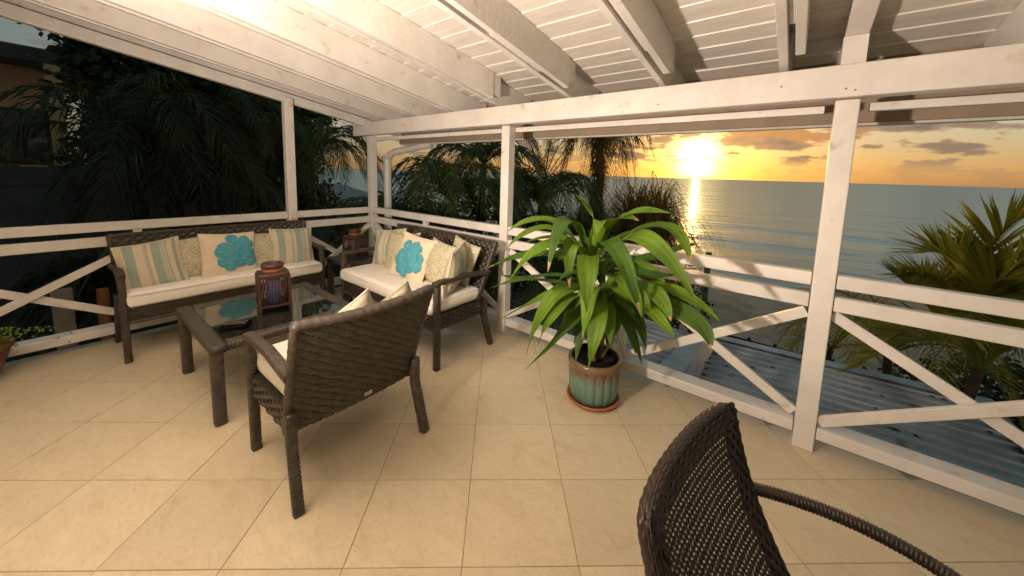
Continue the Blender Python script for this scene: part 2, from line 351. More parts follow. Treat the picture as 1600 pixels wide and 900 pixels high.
def glass_mat():
    m = bpy.data.materials.new('table_glass'); m.use_nodes = True
    N, L = nodes(m.node_tree)
    o = N.new('ShaderNodeOutputMaterial'); b = N.new('ShaderNodeBsdfPrincipled')
    b.inputs['Base Color'].default_value = (0.8, 0.86, 0.84, 1); b.inputs['Roughness'].default_value = 0.02; b.inputs['Transmission Weight'].default_value = 1.0; b.inputs['IOR'].default_value = 1.52
    L.new(b.outputs[0], o.inputs[0]); return m


M['glass'] = glass_mat()


def sea_mat():
    m = bpy.data.materials.new('sea_water'); m.use_nodes = True
    N, L = nodes(m.node_tree)
    o = N.new('ShaderNodeOutputMaterial'); b = N.new('ShaderNodeBsdfPrincipled')
    N.remove(b)
    df = N.new('ShaderNodeBsdfDiffuse'); df.inputs[0].default_value = (0.15, 0.245, 0.30, 1)
    gl = N.new('ShaderNodeBsdfGlossy'); gl.inputs['Roughness'].default_value = 0.24; gl.inputs[0].default_value = (0.82, 0.95, 1.0, 1)
    fr = N.new('ShaderNodeFresnel'); fr.inputs[0].default_value = 1.9
    mn = N.new('ShaderNodeMath'); mn.operation = 'MINIMUM'; mn.inputs[1].default_value = 0.52; L.new(fr.outputs[0], mn.inputs[0])
    ms = N.new('ShaderNodeMixShader'); L.new(mn.outputs[0], ms.inputs[0]); L.new(df.outputs[0], ms.inputs[1]); L.new(gl.outputs[0], ms.inputs[2])
    tc = N.new('ShaderNodeTexCoord')
    prev = None
    for sx, sy, s, d, dist in ((0.45, 1.0, 0.06, 5, 1.1), (0.34, 1.0, 0.30, 6, 0.50), (0.40, 1.0, 2.2, 3, 0.06)):
        mp = N.new('ShaderNodeMapping'); mp.inputs['Scale'].default_value = (sx, sy, 1); mp.inputs['Rotation'].default_value = (0, 0, -0.35); L.new(tc.outputs['Object'], mp.inputs[0])
        n = N.new('ShaderNodeTexNoise'); n.inputs['Scale'].default_value = s; n.inputs['Detail'].default_value = d; n.inputs['Distortion'].default_value = 0.9; L.new(mp.outputs[0], n.inputs['Vector'])
        bp = N.new('ShaderNodeBump'); bp.inputs['Strength'].default_value = 1.0; bp.inputs['Distance'].default_value = dist; 
        if s < 1:
            n5 = N.new('ShaderNodeTexNoise'); n5.inputs['Scale'].default_value = s * 0.35; n5.inputs['Detail'].default_value = 2; L.new(mp.outputs[0], n5.inputs['Vector'])
            r5 = N.new('ShaderNodeMapRange'); r5.inputs[1].default_value = 0.38; r5.inputs[2].default_value = 0.66; r5.inputs[3].default_value = 0.15; r5.inputs[4].default_value = 1.6; L.new(n5.outputs['Fac'], r5.inputs[0])
            mu = N.new('ShaderNodeMath'); mu.operation = 'MULTIPLY'; L.new(n.outputs['Fac'], mu.inputs[0]); L.new(r5.outputs[0], mu.inputs[1]); L.new(mu.outputs[0], bp.inputs['Height'])
        else: L.new(n.outputs['Fac'], bp.inputs['Height'])
        if prev: L.new(prev, bp.inputs['Normal'])
        prev = bp.outputs[0]
    L.new(prev, df.inputs['Normal']); L.new(prev, gl.inputs['Normal']); L.new(ms.outputs[0], o.inputs[0]); return m


M['sea'] = sea_mat()


# ------------------------------------------------------------------ helpers
class MB:
    def __init__(s): s.v = []; s.f = []; s.uv = {}

    def quadgrid(s, rows, closed=False, uvs=None):
        b = len(s.v); n = len(rows[0])
        for r in rows: s.v.extend(tuple(p) for p in r)
        for i in range(len(rows) - 1):
            for j in range(n if closed else n - 1):
                k = (j + 1) % n
                s.f.append((b + i * n + j, b + i * n + k, b + (i + 1) * n + k, b + (i + 1) * n + j))
        return b

    def box(s, lo, hi, mtx=None):
        b = len(s.v)
        for z in (lo[2], hi[2]):
            for x, y in ((lo[0], lo[1]), (hi[0], lo[1]), (hi[0], hi[1]), (lo[0], hi[1])):
                p = Vector((x, y, z)); s.v.append(tuple(mtx @ p) if mtx else tuple(p))
        for f in ((3, 2, 1, 0), (4, 5, 6, 7), (0, 1, 5, 4), (1, 2, 6, 5), (2, 3, 7, 6), (3, 0, 4, 7)): s.f.append(tuple(b + i for i in f))
        return s

    def bar(s, a, c, w, h, up=(0, 0, 1)):
        """a box from a to c, w wide and h high about the line"""
        a, c = Vector(a), Vector(c); d = (c - a); l = d.length; d.normalize()
        side = d.cross(Vector(up)); side.normalize(); u = side.cross(d)
        m = Matrix((d, side, u)).transposed().to_4x4(); m.translation = a
        return s.box((0, -w / 2, -h / 2), (l, w / 2, h / 2), m)

    def tube(s, pts, rad, n=8, caps=True, sq=0.0, up=(0, 0, 1)):
        pts = [Vector(p) for p in pts]
        rads = rad if isinstance(rad, (list, tuple)) and not isinstance(rad[0], (list, tuple)) else rad
        rows = []; U = None
        for i, p in enumerate(pts):
            d = (pts[min(i + 1, len(pts) - 1)] - pts[max(i - 1, 0)]); d.normalize()
            if U is None:
                U = Vector(up); U = U - d * U.dot(d)
                if U.length < 1e-3: U = Vector((1, 0, 0)) - d * d.x
            else: U = U - d * U.dot(d)
            U.normalize(); S = d.cross(U)
            r = rads[i] if isinstance(rads, (list, tuple)) else rads
            rx, ry = r if isinstance(r, (list, tuple)) else (r, r)
            row = []
            for k in range(n):
                t = 2 * math.pi * (k + 0.5) / n; c_, s_ = math.cos(t), math.sin(t)
                if sq:
                    q = max(abs(c_), abs(s_)); f = 1 + (1 / q - 1) * sq; c_, s_ = c_ * f, s_ * f
                row.append(p + S * (rx * c_) + U * (ry * s_))
            rows.append(row)
        b = s.quadgrid(rows, True)
        if caps:
            s.f.append(tuple(b + n - 1 - k for k in range(n))); e = b + (len(rows) - 1) * n
            s.f.append(tuple(e + k for k in range(n)))
        return s

    def lathe(s, prof, n=32, c=(0, 0), flute=None):
        rows = []
        for r, z in prof:
            row = []
            for k in range(n):
                t = 2 * math.pi * k / n
                rr = r * (flute(t, z) if flute else 1)
                row.append((c[0] + rr * math.cos(t), c[1] + rr * math.sin(t), z))
            rows.append(row)
        s.quadgrid(rows, True); return s

    def mesh(s, name, smooth=True):
        me = bpy.data.meshes.new(name); me.from_pydata(s.v, [], s.f); me.update()
        if s.uv:
            ul = me.uv_layers.new(name='UVMap')
            for lp in me.loops: ul.data[lp.index].uv = s.uv.get(lp.vertex_index, (0.5, 0.5))
        if smooth:
            for p in me.polygons: p.use_smooth = True
        return me

    def build(s, name, m, parent=None, smooth=False, bevel=0.0):
        o = bpy.data.objects.new(name, s.mesh(name, smooth)); col.objects.link(o)
        o.data.materials.append(M[m] if isinstance(m, str) else m)
        if parent: o.parent = parent
        if bevel:
            b = o.modifiers.new('bevel', 'BEVEL'); b.width = bevel; b.segments = 2; b.limit_method = 'ANGLE'; b.angle_limit = R(40)
        return o


def tag(o, label=None, cat=None, group=None, kind=None):
    for k, v in (('label', label), ('category', cat), ('group', group), ('kind', kind)):
        if v: o[k] = v
    return o


def thing(name, label, cat, loc=(0, 0, 0), rz=0.0, group=None):
    o = bpy.data.objects.new(name, None); col.objects.link(o); o.location = loc; o.rotation_euler = (0, 0, rz)
    o.empty_display_size = 0.1
    return tag(o, label, cat, group)


def children(o): return list(o.children)


def copy_tree(o, parent=None):
    c = o.copy(); col.objects.link(c)
    if parent: c.parent = parent
    for ch in list(o.children): copy_tree(ch, c)
    return c


def lerp(a, b, t): return a + (b - a) * t


def bez(a, m, b, t):
    a, m, b = Vector(a), Vector(m), Vector(b)
    return a * (1 - t) ** 2 + m * (2 * t * (1 - t)) + b * t * t


def arc3(a, m, b, n):
    """n+1 points on a smooth curve through a, m and b"""
    a, m, b = Vector(a), Vector(m), Vector(b)
    c = m * 2 - (a + b) * 0.5
    return [bez(a, c, b, i / n) for i in range(n + 1)]


# ------------------------------------------------------------------ floor of tiles
EDGE_X, EDGE_Y, X_END, Y_END = -4.63, 2.75, 3.4, -3.2
fl = MB(); fl.box((EDGE_X, Y_END, -0.32), (X_END, EDGE_Y, -0.0025))
floor = fl.build('floor', 'grout'); tag(floor, kind='structure')
a_ = R(130.482 - 90.0)                      # tile columns run away from the camera
T1, T2 = Vector((math.cos(a_), math.sin(a_))), Vector((-math.sin(a_), math.cos(a_)))
PC, PR, C0, R0, GAP = 0.464, 0.411, -0.112, 1.262, 0.0036


def clip_poly(poly, ax, val, keep_less):
    out = []
    for i in range(len(poly)):
        p, q = poly[i], poly[(i + 1) % len(poly)]
        ip = (p[ax] <= val) if keep_less else (p[ax] >= val); iq = (q[ax] <= val) if keep_less else (q[ax] >= val)
        if ip: out.append(p)
        if ip != iq:
            t = (val - p[ax]) / (q[ax] - p[ax]); out.append((p[0] + t * (q[0] - p[0]), p[1] + t * (q[1] - p[1])))
    return out


tile_mesh = None
for i in range(-10, 8):
    for j in range(-10, 9):
        c0, c1, r0, r1 = C0 + i * PC + GAP / 2, C0 + (i + 1) * PC - GAP / 2, R0 + j * PR + GAP / 2, R0 + (j + 1) * PR - GAP / 2
        ctr = T1 * ((c0 + c1) / 2) + T2 * ((r0 + r1) / 2)
        q = [T1 * a + T2 * b for a, b in ((c0, r0), (c1, r0), (c1, r1), (c0, r1))]
        poly = [(p.x, p.y) for p in q]
        for ax, val, less in ((0, EDGE_X, False), (0, X_END, True), (1, EDGE_Y, True), (1, -1.6, False)): 
            if poly: poly = clip_poly(poly, ax, val, less)
        if len(poly) < 3: continue
        area = abs(sum(poly[k][0] * poly[(k + 1) % len(poly)][1] - poly[(k + 1) % len(poly)][0] * poly[k][1] for k in range(len(poly)))) / 2
        if area < 0.002: continue
        full = area > 0.999 * (c1 - c0) * (r1 - r0)
        if full and tile_mesh is not None:
            o = bpy.data.objects.new('tile', tile_mesh); col.objects.link(o); o.parent = floor
        else:
            mb = MB(); n = len(poly); e = 0.0022
            loc = [Vector((p[0] - ctr.x, p[1] - ctr.y, 0)) for p in poly]
            inn = [p * (1 - e / max(p.length, 0.05)) for p in loc]
            mb.v = [(p.x, p.y, -0.006) for p in loc] + [(p.x, p.y, -0.0012) for p in loc] + [(p.x, p.y, 0) for p in inn]
            mb.f = [tuple(range(2 * n, 3 * n))] + [(a * n + k, a * n + (k + 1) % n, (a + 1) * n + (k + 1) % n, (a + 1) * n + k) for a in (0, 1) for k in range(n)]
            o = mb.build('tile', 'tile', floor)
            if full: tile_mesh = o.data
        o.location = (ctr.x, ctr.y, random.uniform(-0.0006, 0.0006))

# the house that the porch belongs to
hw = thing('house_wall', 'cream plastered house wall at the back of the porch', 'wall', (-0.6, -1.62, 0))
q_wall = [(-4.0, -0.12, 0.0), (4.0, 0.0, 3.05)]
# ------------------------------------------------------------------ posts and railings
PY = 2.60            # inner face of the sea-side posts
PX = -4.46           # inner face of the left-hand posts


def post(x0, y0, w, d, z1, label, name='post'):
    t = thing(name, label, 'post', (x0 + w / 2, y0 + d / 2, 0), group='white porch posts')
    m = MB(); m.box((-w / 2, -d / 2, 0), (w / 2, d / 2, z1)); m.build('shaft', 'white', t, bevel=0.006)
    return t


p_corner = post(-4.55, PY, 0.09, 0.09, 1.983, 'white porch post at the corner where the two railings meet')
p_mid = post(-2.214, PY, 0.092, 0.09, 1.983, 'white porch post between the sofa and the potted plant')
p_right = post(0.098, PY, 0.098, 0.085, 1.983, 'thick white porch post standing against the open sea view')
p_left = post(-4.55, 1.60, 0.09, 0.09, 2.30, 'white porch post rising behind the long sofa on the left side')
p_far = post(2.45, PY, 0.098, 0.085, 1.983, 'white porch post farthest along the sea-side railing')
for p in (p_right, p_far):                      # stub that carries on above the beam
    m = MB(); m.box((-0.049, -0.0425, 2.153), (0.049, 0.0425, 2.302)); m.build('post_head', 'white', p, bevel=0.004)


def railing(axis, c, a, b, mids, label, cells):
    """rails between two posts along x (axis 0) or y (axis 1); c is the inner face, outwards is +y or -x"""
    L_ = b - a
    t = thing('railing', label, 'railing', (a, c, 0) if axis == 0 else (c, a, 0), 0 if axis == 0 else R(90), group='white porch railings')
    # local: x along, y outward (for axis 1 rotated by 90 degrees: local +y points to world -x)

    def rail(name, z0, z1, y0, y1, m='white'):
        q = MB(); q.box((0.0, y0, z0), (L_, y1, z1)); return q.build(name, m, t, bevel=0.006)
    rail('top_rail', 0.972, 1.048, 0.012, 0.072)
    rail('middle_rail', 0.845, 0.925, 0.012, 0.062)
    rail('bottom_rail', 0.085, 0.155, 0.002, 0.125)
    for k, mx in enumerate(mids):
        x = mx - a
        q = MB(); q.box((x - 0.028, 0.016, 0.927), (x + 0.028, 0.068, 0.970)); q.build('spacer_block', 'white', t, bevel=0.003)
        q = MB(); q.box((x - 0.028, 0.02, 0.157), (x + 0.028, 0.066, 0.843)); q.build('baluster', 'white', t, bevel=0.004)
    for (s, e) in cells:
        s -= a; e -= a
        for (za, zb, y) in ((0.185, 0.815, 0.030), (0.815, 0.185, 0.058)):
            q = MB(); q.bar((s, y, za), (e, y, zb), 0.026, 0.058, up=(0, 0, 1)); q.build('brace', 'white', t, bevel=0.003)
    return t


railing(0, PY, -4.455, -2.218, [-3.37], 'white railing with crossed braces behind the sea-side sofa', [(-4.45, -3.40), (-3.34, -2.22)])
railing(0, PY, -2.118, 0.094, [-0.97], 'white railing with crossed braces behind the potted plant', [(-2.115, -1.0), (-0.94, 0.09)])
railing(0, PY, 0.200, 2.446, [1.32], 'white railing with crossed braces right of the thick post, palms behind', [(0.205, 1.29), (1.35, 2.44)])


def railing_left(a, b, mids, label, cells):
    t = railing(1, -4.47, a, b, mids, label, cells); return t


railing_left(1.694, 2.596, [], 'short white railing with one crossed pair of braces beside the corner post', [(1.70, 2.59)])
railing_left(-0.80, 1.596, [0.41], 'long white railing behind the sofa on the left, fern pot at its near end', [(-0.79, 0.38), (0.44, 1.59)])

q = MB(); q.box(*q_wall); q.build('plaster', 'plaster', hw)
q = MB(); q.box((-4.0, 0.002, 0.001), (4.0, 0.02, 0.12)); q.build('skirting', 'white', hw)
# ------------------------------------------------------------------ roof of the porch
SL = 0.164
ANG = math.atan(SL)
roof = thing('porch_roof', 'white boarded porch roof with sloping rafters resting on a long beam', 'roof', (0, 2.6, 2.15))


def rl(p): return (p[0], p[1] - 2.6, p[2] - 2.15)


def zb(y, z0): return z0 + SL * (2.6 - y)


q = MB(); q.box(rl((-4.80, 2.545, 1.986)), rl((3.4, 2.60 - 0.003, 2.150))); q.build('beam', 'white', roof, bevel=0.006)
q = MB(); q.box(rl((-4.74, 2.60, 1.99)), rl((3.4, 2.66, 2.146))); q.build('beam_backing', 'white', roof)
nm = None
rnd_ = random.Random(4)
for px_ in (-4.5, -2.17, -2.14, 0.13, 0.165, 2.49) + tuple(x_ + 0.02 for x_ in (-3.61, -2.98, -1.54, -0.82, -0.16, 0.68, 1.40)):
    if nm is None:
        q = MB(); q.tube([(0, 0.001, 0), (0, -0.0025, 0)], [0.0055, 0.0045], 8); o_ = q.build('nail_head', 'gap', roof, True); nm = o_.data
    else:
        o_ = bpy.data.objects.new('nail_head', nm); col.objects.link(o_); o_.parent = roof
    o_.location = rl((px_, 2.545, rnd_.uniform(2.01, 2.12)))
q = MB(); q.box(rl((-4.55, 2.695, 1.93)), rl((0.06, 2.735, 1.972))); q.build('trim_strip', 'white', roof, bevel=0.004)
q = MB(); q.box(rl((0.24, 2.695, 1.93)), rl((2.4, 2.735, 1.972))); q.build('trim_strip', 'white', roof, bevel=0.004)


def slope_bar(x0, x1, ya, yb, z0, h, name, m, parent, bevel=0.004):
    """a timber running down the slope: bottom at height z0 where y = 2.6"""
    mb = MB()
    for y in (ya, yb):
        zz = zb(y, z0)
        for x, z in ((x0, zz), (x1, zz), (x1, zz + h), (x0, zz + h)): mb.v.append(rl((x, y, z)))
    mb.f = [(0, 1, 2, 3), (7, 6, 5, 4), (0, 4, 5, 1), (1, 5, 6, 2), (2, 6, 7, 3), (3, 7, 4, 0)]
    return mb.build(name, m, parent, bevel=bevel)


CEIL = 2.392
def empty_part(name, parent):
    o = bpy.data.objects.new(name, None); col.objects.link(o); o.parent = parent; o.empty_display_size = 0.1; return o


RX = [-4.20, -3.61, -2.98, -2.29, -1.54, -0.82, -0.16, 0.68, 1.40, 2.12, 2.84]
for x in RX:
    rf = empty_part('rafter', roof)
    slope_bar(x, x + 0.042, -3.2, 3.10, 2.166, CEIL - 2.166 - 0.003, 'rafter_board', 'white', rf)
    if x < -2.5:
        slope_bar(x + 0.070, x + 0.112, -3.2, 3.10, 2.172, CEIL - 2.172 - 0.003, 'rafter_board', 'white', rf)
    else:
        slope_bar(x + 0.070, x + 0.112, -3.2, 2.44, 2.172, CEIL - 2.172 - 0.003, 'rafter_board', 'white', rf)
        slope_bar(x + 0.070, x + 0.105, 2.443, 2.54, 2.215, CEIL - 2.215 - 0.003, 'rafter_block', 'white', rf)
    for yy in (2.05, 0.8, -0.4):
        slope_bar(x + 0.043, x + 0.069, yy - 0.42, yy + 0.10, 2.180 + random.uniform(0, 0.01), 0.10, 'spacer_block', 'white', rf)
# shallow joist over the thick post, and the rake boards on the left edge
slope_bar(0.102, 0.196, -3.2, 3.10, 2.304, CEIL - 2.304 - 0.003, 'joist', 'white', roof)
slope_bar(-4.57, -4.50, -3.2, 3.10, 2.095, 0.10, 'rake_board', 'white', roof, 0.006)
slope_bar(-4.60, -4.572, -3.2, 3.12, 2.15, 0.26, 'rake_board', 'white', roof, 0.004)
slope_bar(-4.52, -4.43, -3.2, 3.10, 2.255, CEIL - 2.255 - 0.003, 'rafter', 'white', roof)
# ceiling boards: each lies a little lower along its house-side edge
pitch = 0.1632
k = 0
y = 3.14
while y > -3.2:
    y0 = y - pitch + 0.0006; y1 = y
    mb = MB(); x0, x1 = -4.60, 3.42
    za, zc_ = zb(y0, CEIL) - 0.0045, zb(y1, CEIL) + 0.0015
    mb.v = [rl(p) for p in ((x0, y0, za), (x1, y0, za), (x1, y1, zc_), (x0, y1, zc_), (x0, y0, za + 0.016), (x1, y0, za + 0.016), (x1, y1, zc_ + 0.016), (x0, y1, zc_ + 0.016))]
    mb.f = [(3, 2, 1, 0), (4, 5, 6, 7), (0, 1, 5, 4), (1, 2, 6, 5), (2, 3, 7, 6), (3, 0, 4, 7)]
    mb.build('ceiling_board', 'board', roof, bevel=0.0025)
    y -= pitch; k += 1
slope_bar(-4.62, 3.44, -3.2, 3.16, CEIL + 0.022, 0.03, 'roof_deck', 'gap', roof, 0)
q = MB(); q.box(rl((-4.62, 3.145, 1.925)), rl((3.44, 3.17, 2.36))); q.build('fascia', 'fascia', roof, bevel=0.003)
# gutter along the fascia and a downpipe at the corner
gut = thing('gutter', 'white eaves gutter running along outside the porch roof', 'gutter', (-4.66, 3.23, 1.95))
mb = MB()
prof = [(-0.055, 0.07), (-0.05, 0.0), (-0.03, -0.03), (0.03, -0.03), (0.05, 0.0), (0.055, 0.07), (0.062, 0.07), (0.056, -0.004), (0.034, -0.037), (-0.034, -0.037), (-0.056, -0.004), (-0.062, 0.07)]
mb.quadgrid([[(x, a, b) for a, b in prof] for x in (0, 8.1)], True); mb.f.append(tuple(range(12))); mb.build('trough', 'white', gut)
dp = thing('downpipe', 'white square downpipe with an elbow outside the corner post', 'downpipe', (-4.70, 3.0, 0))
mb = MB(); mb.tube([(0.75, 0.20, 1.90), (0.55, 0.16, 1.88), (0.12, 0.03, 1.80), (0.03, 0.0, 1.74)], 0.045, 8, sq=0.85); mb.build('elbow', 'white', dp)
mb = MB(); mb.tube([(0, 0, -4.0), (0, 0, 1.77)], 0.05, 8, sq=0.85); mb.build('pipe', 'white', dp)
for z in (0.6, 1.7):
    mb = MB(); mb.box((-0.056, -0.056, z), (0.056, 0.056, z + 0.04)); mb.build('pipe_collar', 'white', dp)


# ------------------------------------------------------------------ weaving
def weave(mb, S, U, V, pitch, period, amp=0.004, off=0.0, seg=3, cover=0.47, dash=False):
    """real strands over a surface S(u,v)->(point, normal); u,v in metres"""
    rows = max(1, round(V / pitch)); ph = V / rows; nh = max(2, round(U / period)); per = U / nh
    for r in range(rows):
        v = (r + 0.5) * ph; h = ph * cover
        A, B, C = [], [], []
        for i in range(nh * seg + 1):
            u = U * i / (nh * seg)
            if dash:
                ph_ = (u / per + r * 0.31 + 0.08 * math.sin(r * 5.1)) % 1.0; w = amp * (1 - 2.4 * max(0.0, 1 - abs(ph_ - 0.5) / 0.16))
                for lst, dv, dw in ((A, -h, -0.0022), (B, 0, 0.001), (C, h, -0.0022)):
                    p, n = S(u, v + dv); lst.append(p + n * (off + w + dw))
                continue
            w = math.sin(math.pi * (u / per + r + 0.5)) if seg > 1 else (1 if (i + r) % 2 else -1)
            w = amp * w
            for lst, dv, dw in ((A, -h, -0.0025), (B, 0, 0.001), (C, h, -0.0025)):
                p, n = S(u, v + dv); lst.append(p + n * (off + w + dw))
        mb.quadgrid([A, B, C])
    return mb


def slab(mb, S, U, V, nu, nv, t0, t1):
    """a closed panel between offsets t0 and t1 of the surface"""
    f = [[S(U * i / nu, V * j / nv) for i in range(nu + 1)] for j in range(nv + 1)]
    a = [[p + n * t1 for p, n in row] for row in f]; b = [[p + n * t0 for p, n in row] for row in f]
    mb.quadgrid(a); mb.quadgrid([list(reversed(r)) for r in b])
    ring = lambda g: g[0] + [r[-1] for r in g[1:]] + list(reversed(g[-1]))[1:] + [r[0] for r in reversed(g[1:-1])]
    ra, rb = ring(a), ring(b)
    mb.quadgrid([rb + [rb[0]], ra + [ra[0]]])
    return mb


def wrapped(mb, pts, w, h, pitch=0.012, sub=4, n=8, up=(0, 0, 1), amp=0.09, sq=0.6):
    """a pole wound with strand: a ridge at every turn"""
    pts = [Vector(p) for p in pts]; ls = [0]
    for a, b in zip(pts, pts[1:]): ls.append(ls[-1] + (b - a).length)
    N_ = max(4, int(ls[-1] / pitch * sub)); P, Rr = [], []
    j = 0
    for i in range(N_ + 1):
        s = ls[-1] * i / N_
        while j < len(pts) - 2 and s > ls[j + 1]: j += 1
        t = (s - ls[j]) / max(ls[j + 1] - ls[j], 1e-6)
        P.append(pts[j].lerp(pts[j + 1], t))
        f = 1 + amp * (abs(math.sin(math.pi * s / pitch)) - 0.6)
        Rr.append((w / 2 * f, h / 2 * f))
    mb.tube(P, Rr, n, True, sq, up); return mb


def cushion_mesh(mb, x0, x1, y0, y1, z0, z1, rnd=0.03, puff=0.012, nx=20, ny=12):
    """a box cushion with soft edges and a slightly domed top"""
    cx, cy = (x0 + x1) / 2, (y0 + y1) / 2; hx, hy, hz = (x1 - x0) / 2, (y1 - y0) / 2, (z1 - z0) / 2; cz = (z0 + z1) / 2

    def side(sgn):
        g = []
        for j in range(ny + 1):
            row = []
            for i in range(nx + 1):
                a, b = -1 + 2 * i / nx, -1 + 2 * j / ny
                a = math.copysign(1 - (1 - abs(a)) ** 1.5, a); b = math.copysign(1 - (1 - abs(b)) ** 1.5, b)
                X, Y = a * hx, b * hy
                e = min(hx - abs(X), hy - abs(Y)); drop = 0
                if e < rnd: drop = rnd - math.sqrt(max(rnd * rnd - (rnd - e) ** 2, 0))
                z = hz - drop * 0.55 + puff * (1 - a * a) * (1 - b * b) * (1 if sgn > 0 else 0.2) + 0.002 * math.sin(17 * X + 5) * math.sin(13 * Y)
                row.append(Vector((cx + X, cy + Y, cz + sgn * z)))
            g.append(row)
        return g
    t, b = side(1), side(-1)
    mb.quadgrid(t); mb.quadgrid([list(reversed(r)) for r in b])
    ring = lambda g: g[0] + [r[-1] for r in g[1:]] + list(reversed(g[-1]))[1:] + [r[0] for r in reversed(g[1:-1])]
    ra, rb = ring(t), ring(b); mid = [a.lerp(c, 0.5) + (Vector((a.x - cx, a.y - cy, 0)).normalized() * 0.010) for a, c in zip(ra, rb)]
    q1 = [a.lerp(c, 0.22) + (Vector((a.x - cx, a.y - cy, 0)).normalized() * 0.008) for a, c in zip(ra, rb)]
    q3 = [a.lerp(c, 0.78) + (Vector((a.x - cx, a.y - cy, 0)).normalized() * 0.008) for a, c in zip(ra, rb)]
    mb.quadgrid([r + [r[0]] for r in (rb, q3, mid, q1, ra)])
    return mb


def seat_set(name, label, cat, loc, rz, W, D, group, arm_z, wood, back_rows, back_per, back_lo, tag_plate=False, back_top=0.925, bulge=0.0, amp=0.0055, lean=0.07):
    """a wicker seat: local x along its width, y from the front (0) to the back (D)"""
    t = thing(name, label, cat, loc, rz, group)
    lw = 0.046
    # front legs run up into the arms, rear legs splay outwards
    for s in (-1, 1):
        x = s * (W / 2 - lw / 2)
        mb = MB(); wrapped(mb, [(x, 0.03, 0), (x, 0.03, arm_z - 0.02)], lw, lw, 0.021, 5, 12, amp=0.15, sq=0.75); mb.build('leg', wood, t, True)
        mb = MB(); wrapped(mb, [(x + s * 0.012, D + 0.02, 0), (x, D - 0.06, 0.30), (x, D - 0.06, 0.44)], lw, lw, 0.021, 5, 12, amp=0.15, sq=0.75); mb.build('leg', wood, t, True)
        mb = MB(); wrapped(mb, [(x, -0.0, arm_z - 0.008), (x, 0.06, arm_z), (x, D * 0.5, arm_z + 0.004), (x + s * 0.008, D - 0.02, arm_z - 0.02)], 0.05, 0.034, 0.024, 5, 12, amp=0.12, sq=0.85); mb.build('armrest', wood, t, True)
    # seat frame with woven apron all round
    mb = MB(); mb.box((-W / 2 + lw * 0.5 - 0.002, 0.024, 0.322), (W / 2 - lw * 0.5 + 0.002, D - 0.15, 0.436)); mb.build('seat_base', 'core', t)
    mb = MB()
    weave(mb, lambda u, v: (Vector((-W / 2 + lw + u, 0.012, 0.315 + v)), Vector((0, -1, 0))), W - 2 * lw, 0.125, 0.021, 0.05, 0.005)
    for s in (-1, 1):
        weave(mb, lambda u, v, s=s: (Vector((s * (W / 2 - lw * 0.5 + 0.004), 0.05 + (u if s > 0 else (D - 0.14) - u), 0.315 + v)), Vector((s, 0, 0))), D - 0.14, 0.125, 0.021, 0.05, 0.005)
    tag(mb.build('woven_apron', wood, t, True), kind='stuff')
    mb = MB(); wrapped(mb, [(-W / 2 + lw, 0.02, 0.318), (W / 2 - lw, 0.02, 0.318)], 0.03, 0.026, 0.02); mb.build('front_rail', wood, t, True)
    # backrest, leaning back, slightly dished
    bw = W - 0.02; H0, H1 = back_lo, back_top; L_ = math.hypot(H1 - H0, 0.17)

    def SB(u, v):
        f = v / L_; a = (u / bw) * 2 - 1
        yy = lerp(D - 0.10, D + lean, f) - 0.028 * a * a + 0.03 * f * f; zz = lerp(H0, H1, f) + bulge * (1 - a * a) * (f - 0.25)
        wd = lerp(0.95, 1.0, f)
        return Vector((a * bw / 2 * wd, yy, zz)), Vector((0.04 * a, -1, 0.25)).normalized()
    mb = MB(); slab(mb, SB, bw, L_, 14, 8, -0.012, 0.012); mb.build('back_panel', 'core', t, True)
    mb = MB()
    weave(mb, SB, bw, L_, back_rows, back_per, amp, 0.016, 12 if tag_plate else 5, 0.49, tag_plate)
    weave(mb, lambda u, v: (SB(bw - u, v)[0], -SB(bw - u, v)[1]), bw, L_, back_rows, back_per, amp, 0.016, 12 if tag_plate else 5, 0.49, tag_plate)
    tag(mb.build('woven_back', wood, t, True), kind='stuff')
    rim = [SB(0, L_ * i / 8)[0] for i in range(9)] + [SB(bw * i / 14, L_)[0] for i in range(1, 15)] + [SB(bw, L_ * (8 - i) / 8)[0] for i in range(1, 9)]
    mb = MB(); wrapped(mb, rim, 0.036, 0.05, 0.045, 6, up=(0, 1, 0), amp=0.12); mb.build('back_rim', wood, t, True)
    mb = MB(); cushion_mesh(mb, -W / 2 + lw + 0.004, W / 2 - lw - 0.004, -0.012, D - 0.10, 0.437, 0.555, 0.03, 0.015, 30, 12); mb.build('seat_cushion', 'cushion', t, True)
    pr = []; x0_, x1_, y0_, y1_ = -W / 2 + lw + 0.002, W / 2 - lw - 0.002, -0.018, D - 0.095
    for (xa, ya, xb, yb) in ((x0_, y0_, x1_, y0_), (x1_, y0_, x1_, y1_), (x1_, y1_, x0_, y1_), (x0_, y1_, x0_, y0_)):
        for i in range(10): pr.append(Vector((lerp(xa, xb, 0.02 + 0.96 * i / 9), lerp(ya, yb, 0.02 + 0.96 * i / 9), 0.536 + 0.0015 * math.sin(i * 2.1))))
    pr.append(pr[0]); mb = MB(); mb.tube(pr, 0.0045, 6, False); mb.build('piping', 'cushion', t, True)
    if tag_plate:
        p, n = SB(bw * 0.44, 0.05); mb = MB()
        m_ = Matrix.Translation(p - n * 0.026) @ Matrix.Rotation(-0.26, 4, 'X'); mb.box((-0.02, -0.0025, -0.011), (0.02, 0.0025, 0.011), m_); mb.build('maker_plate', 'button', t)
    return t


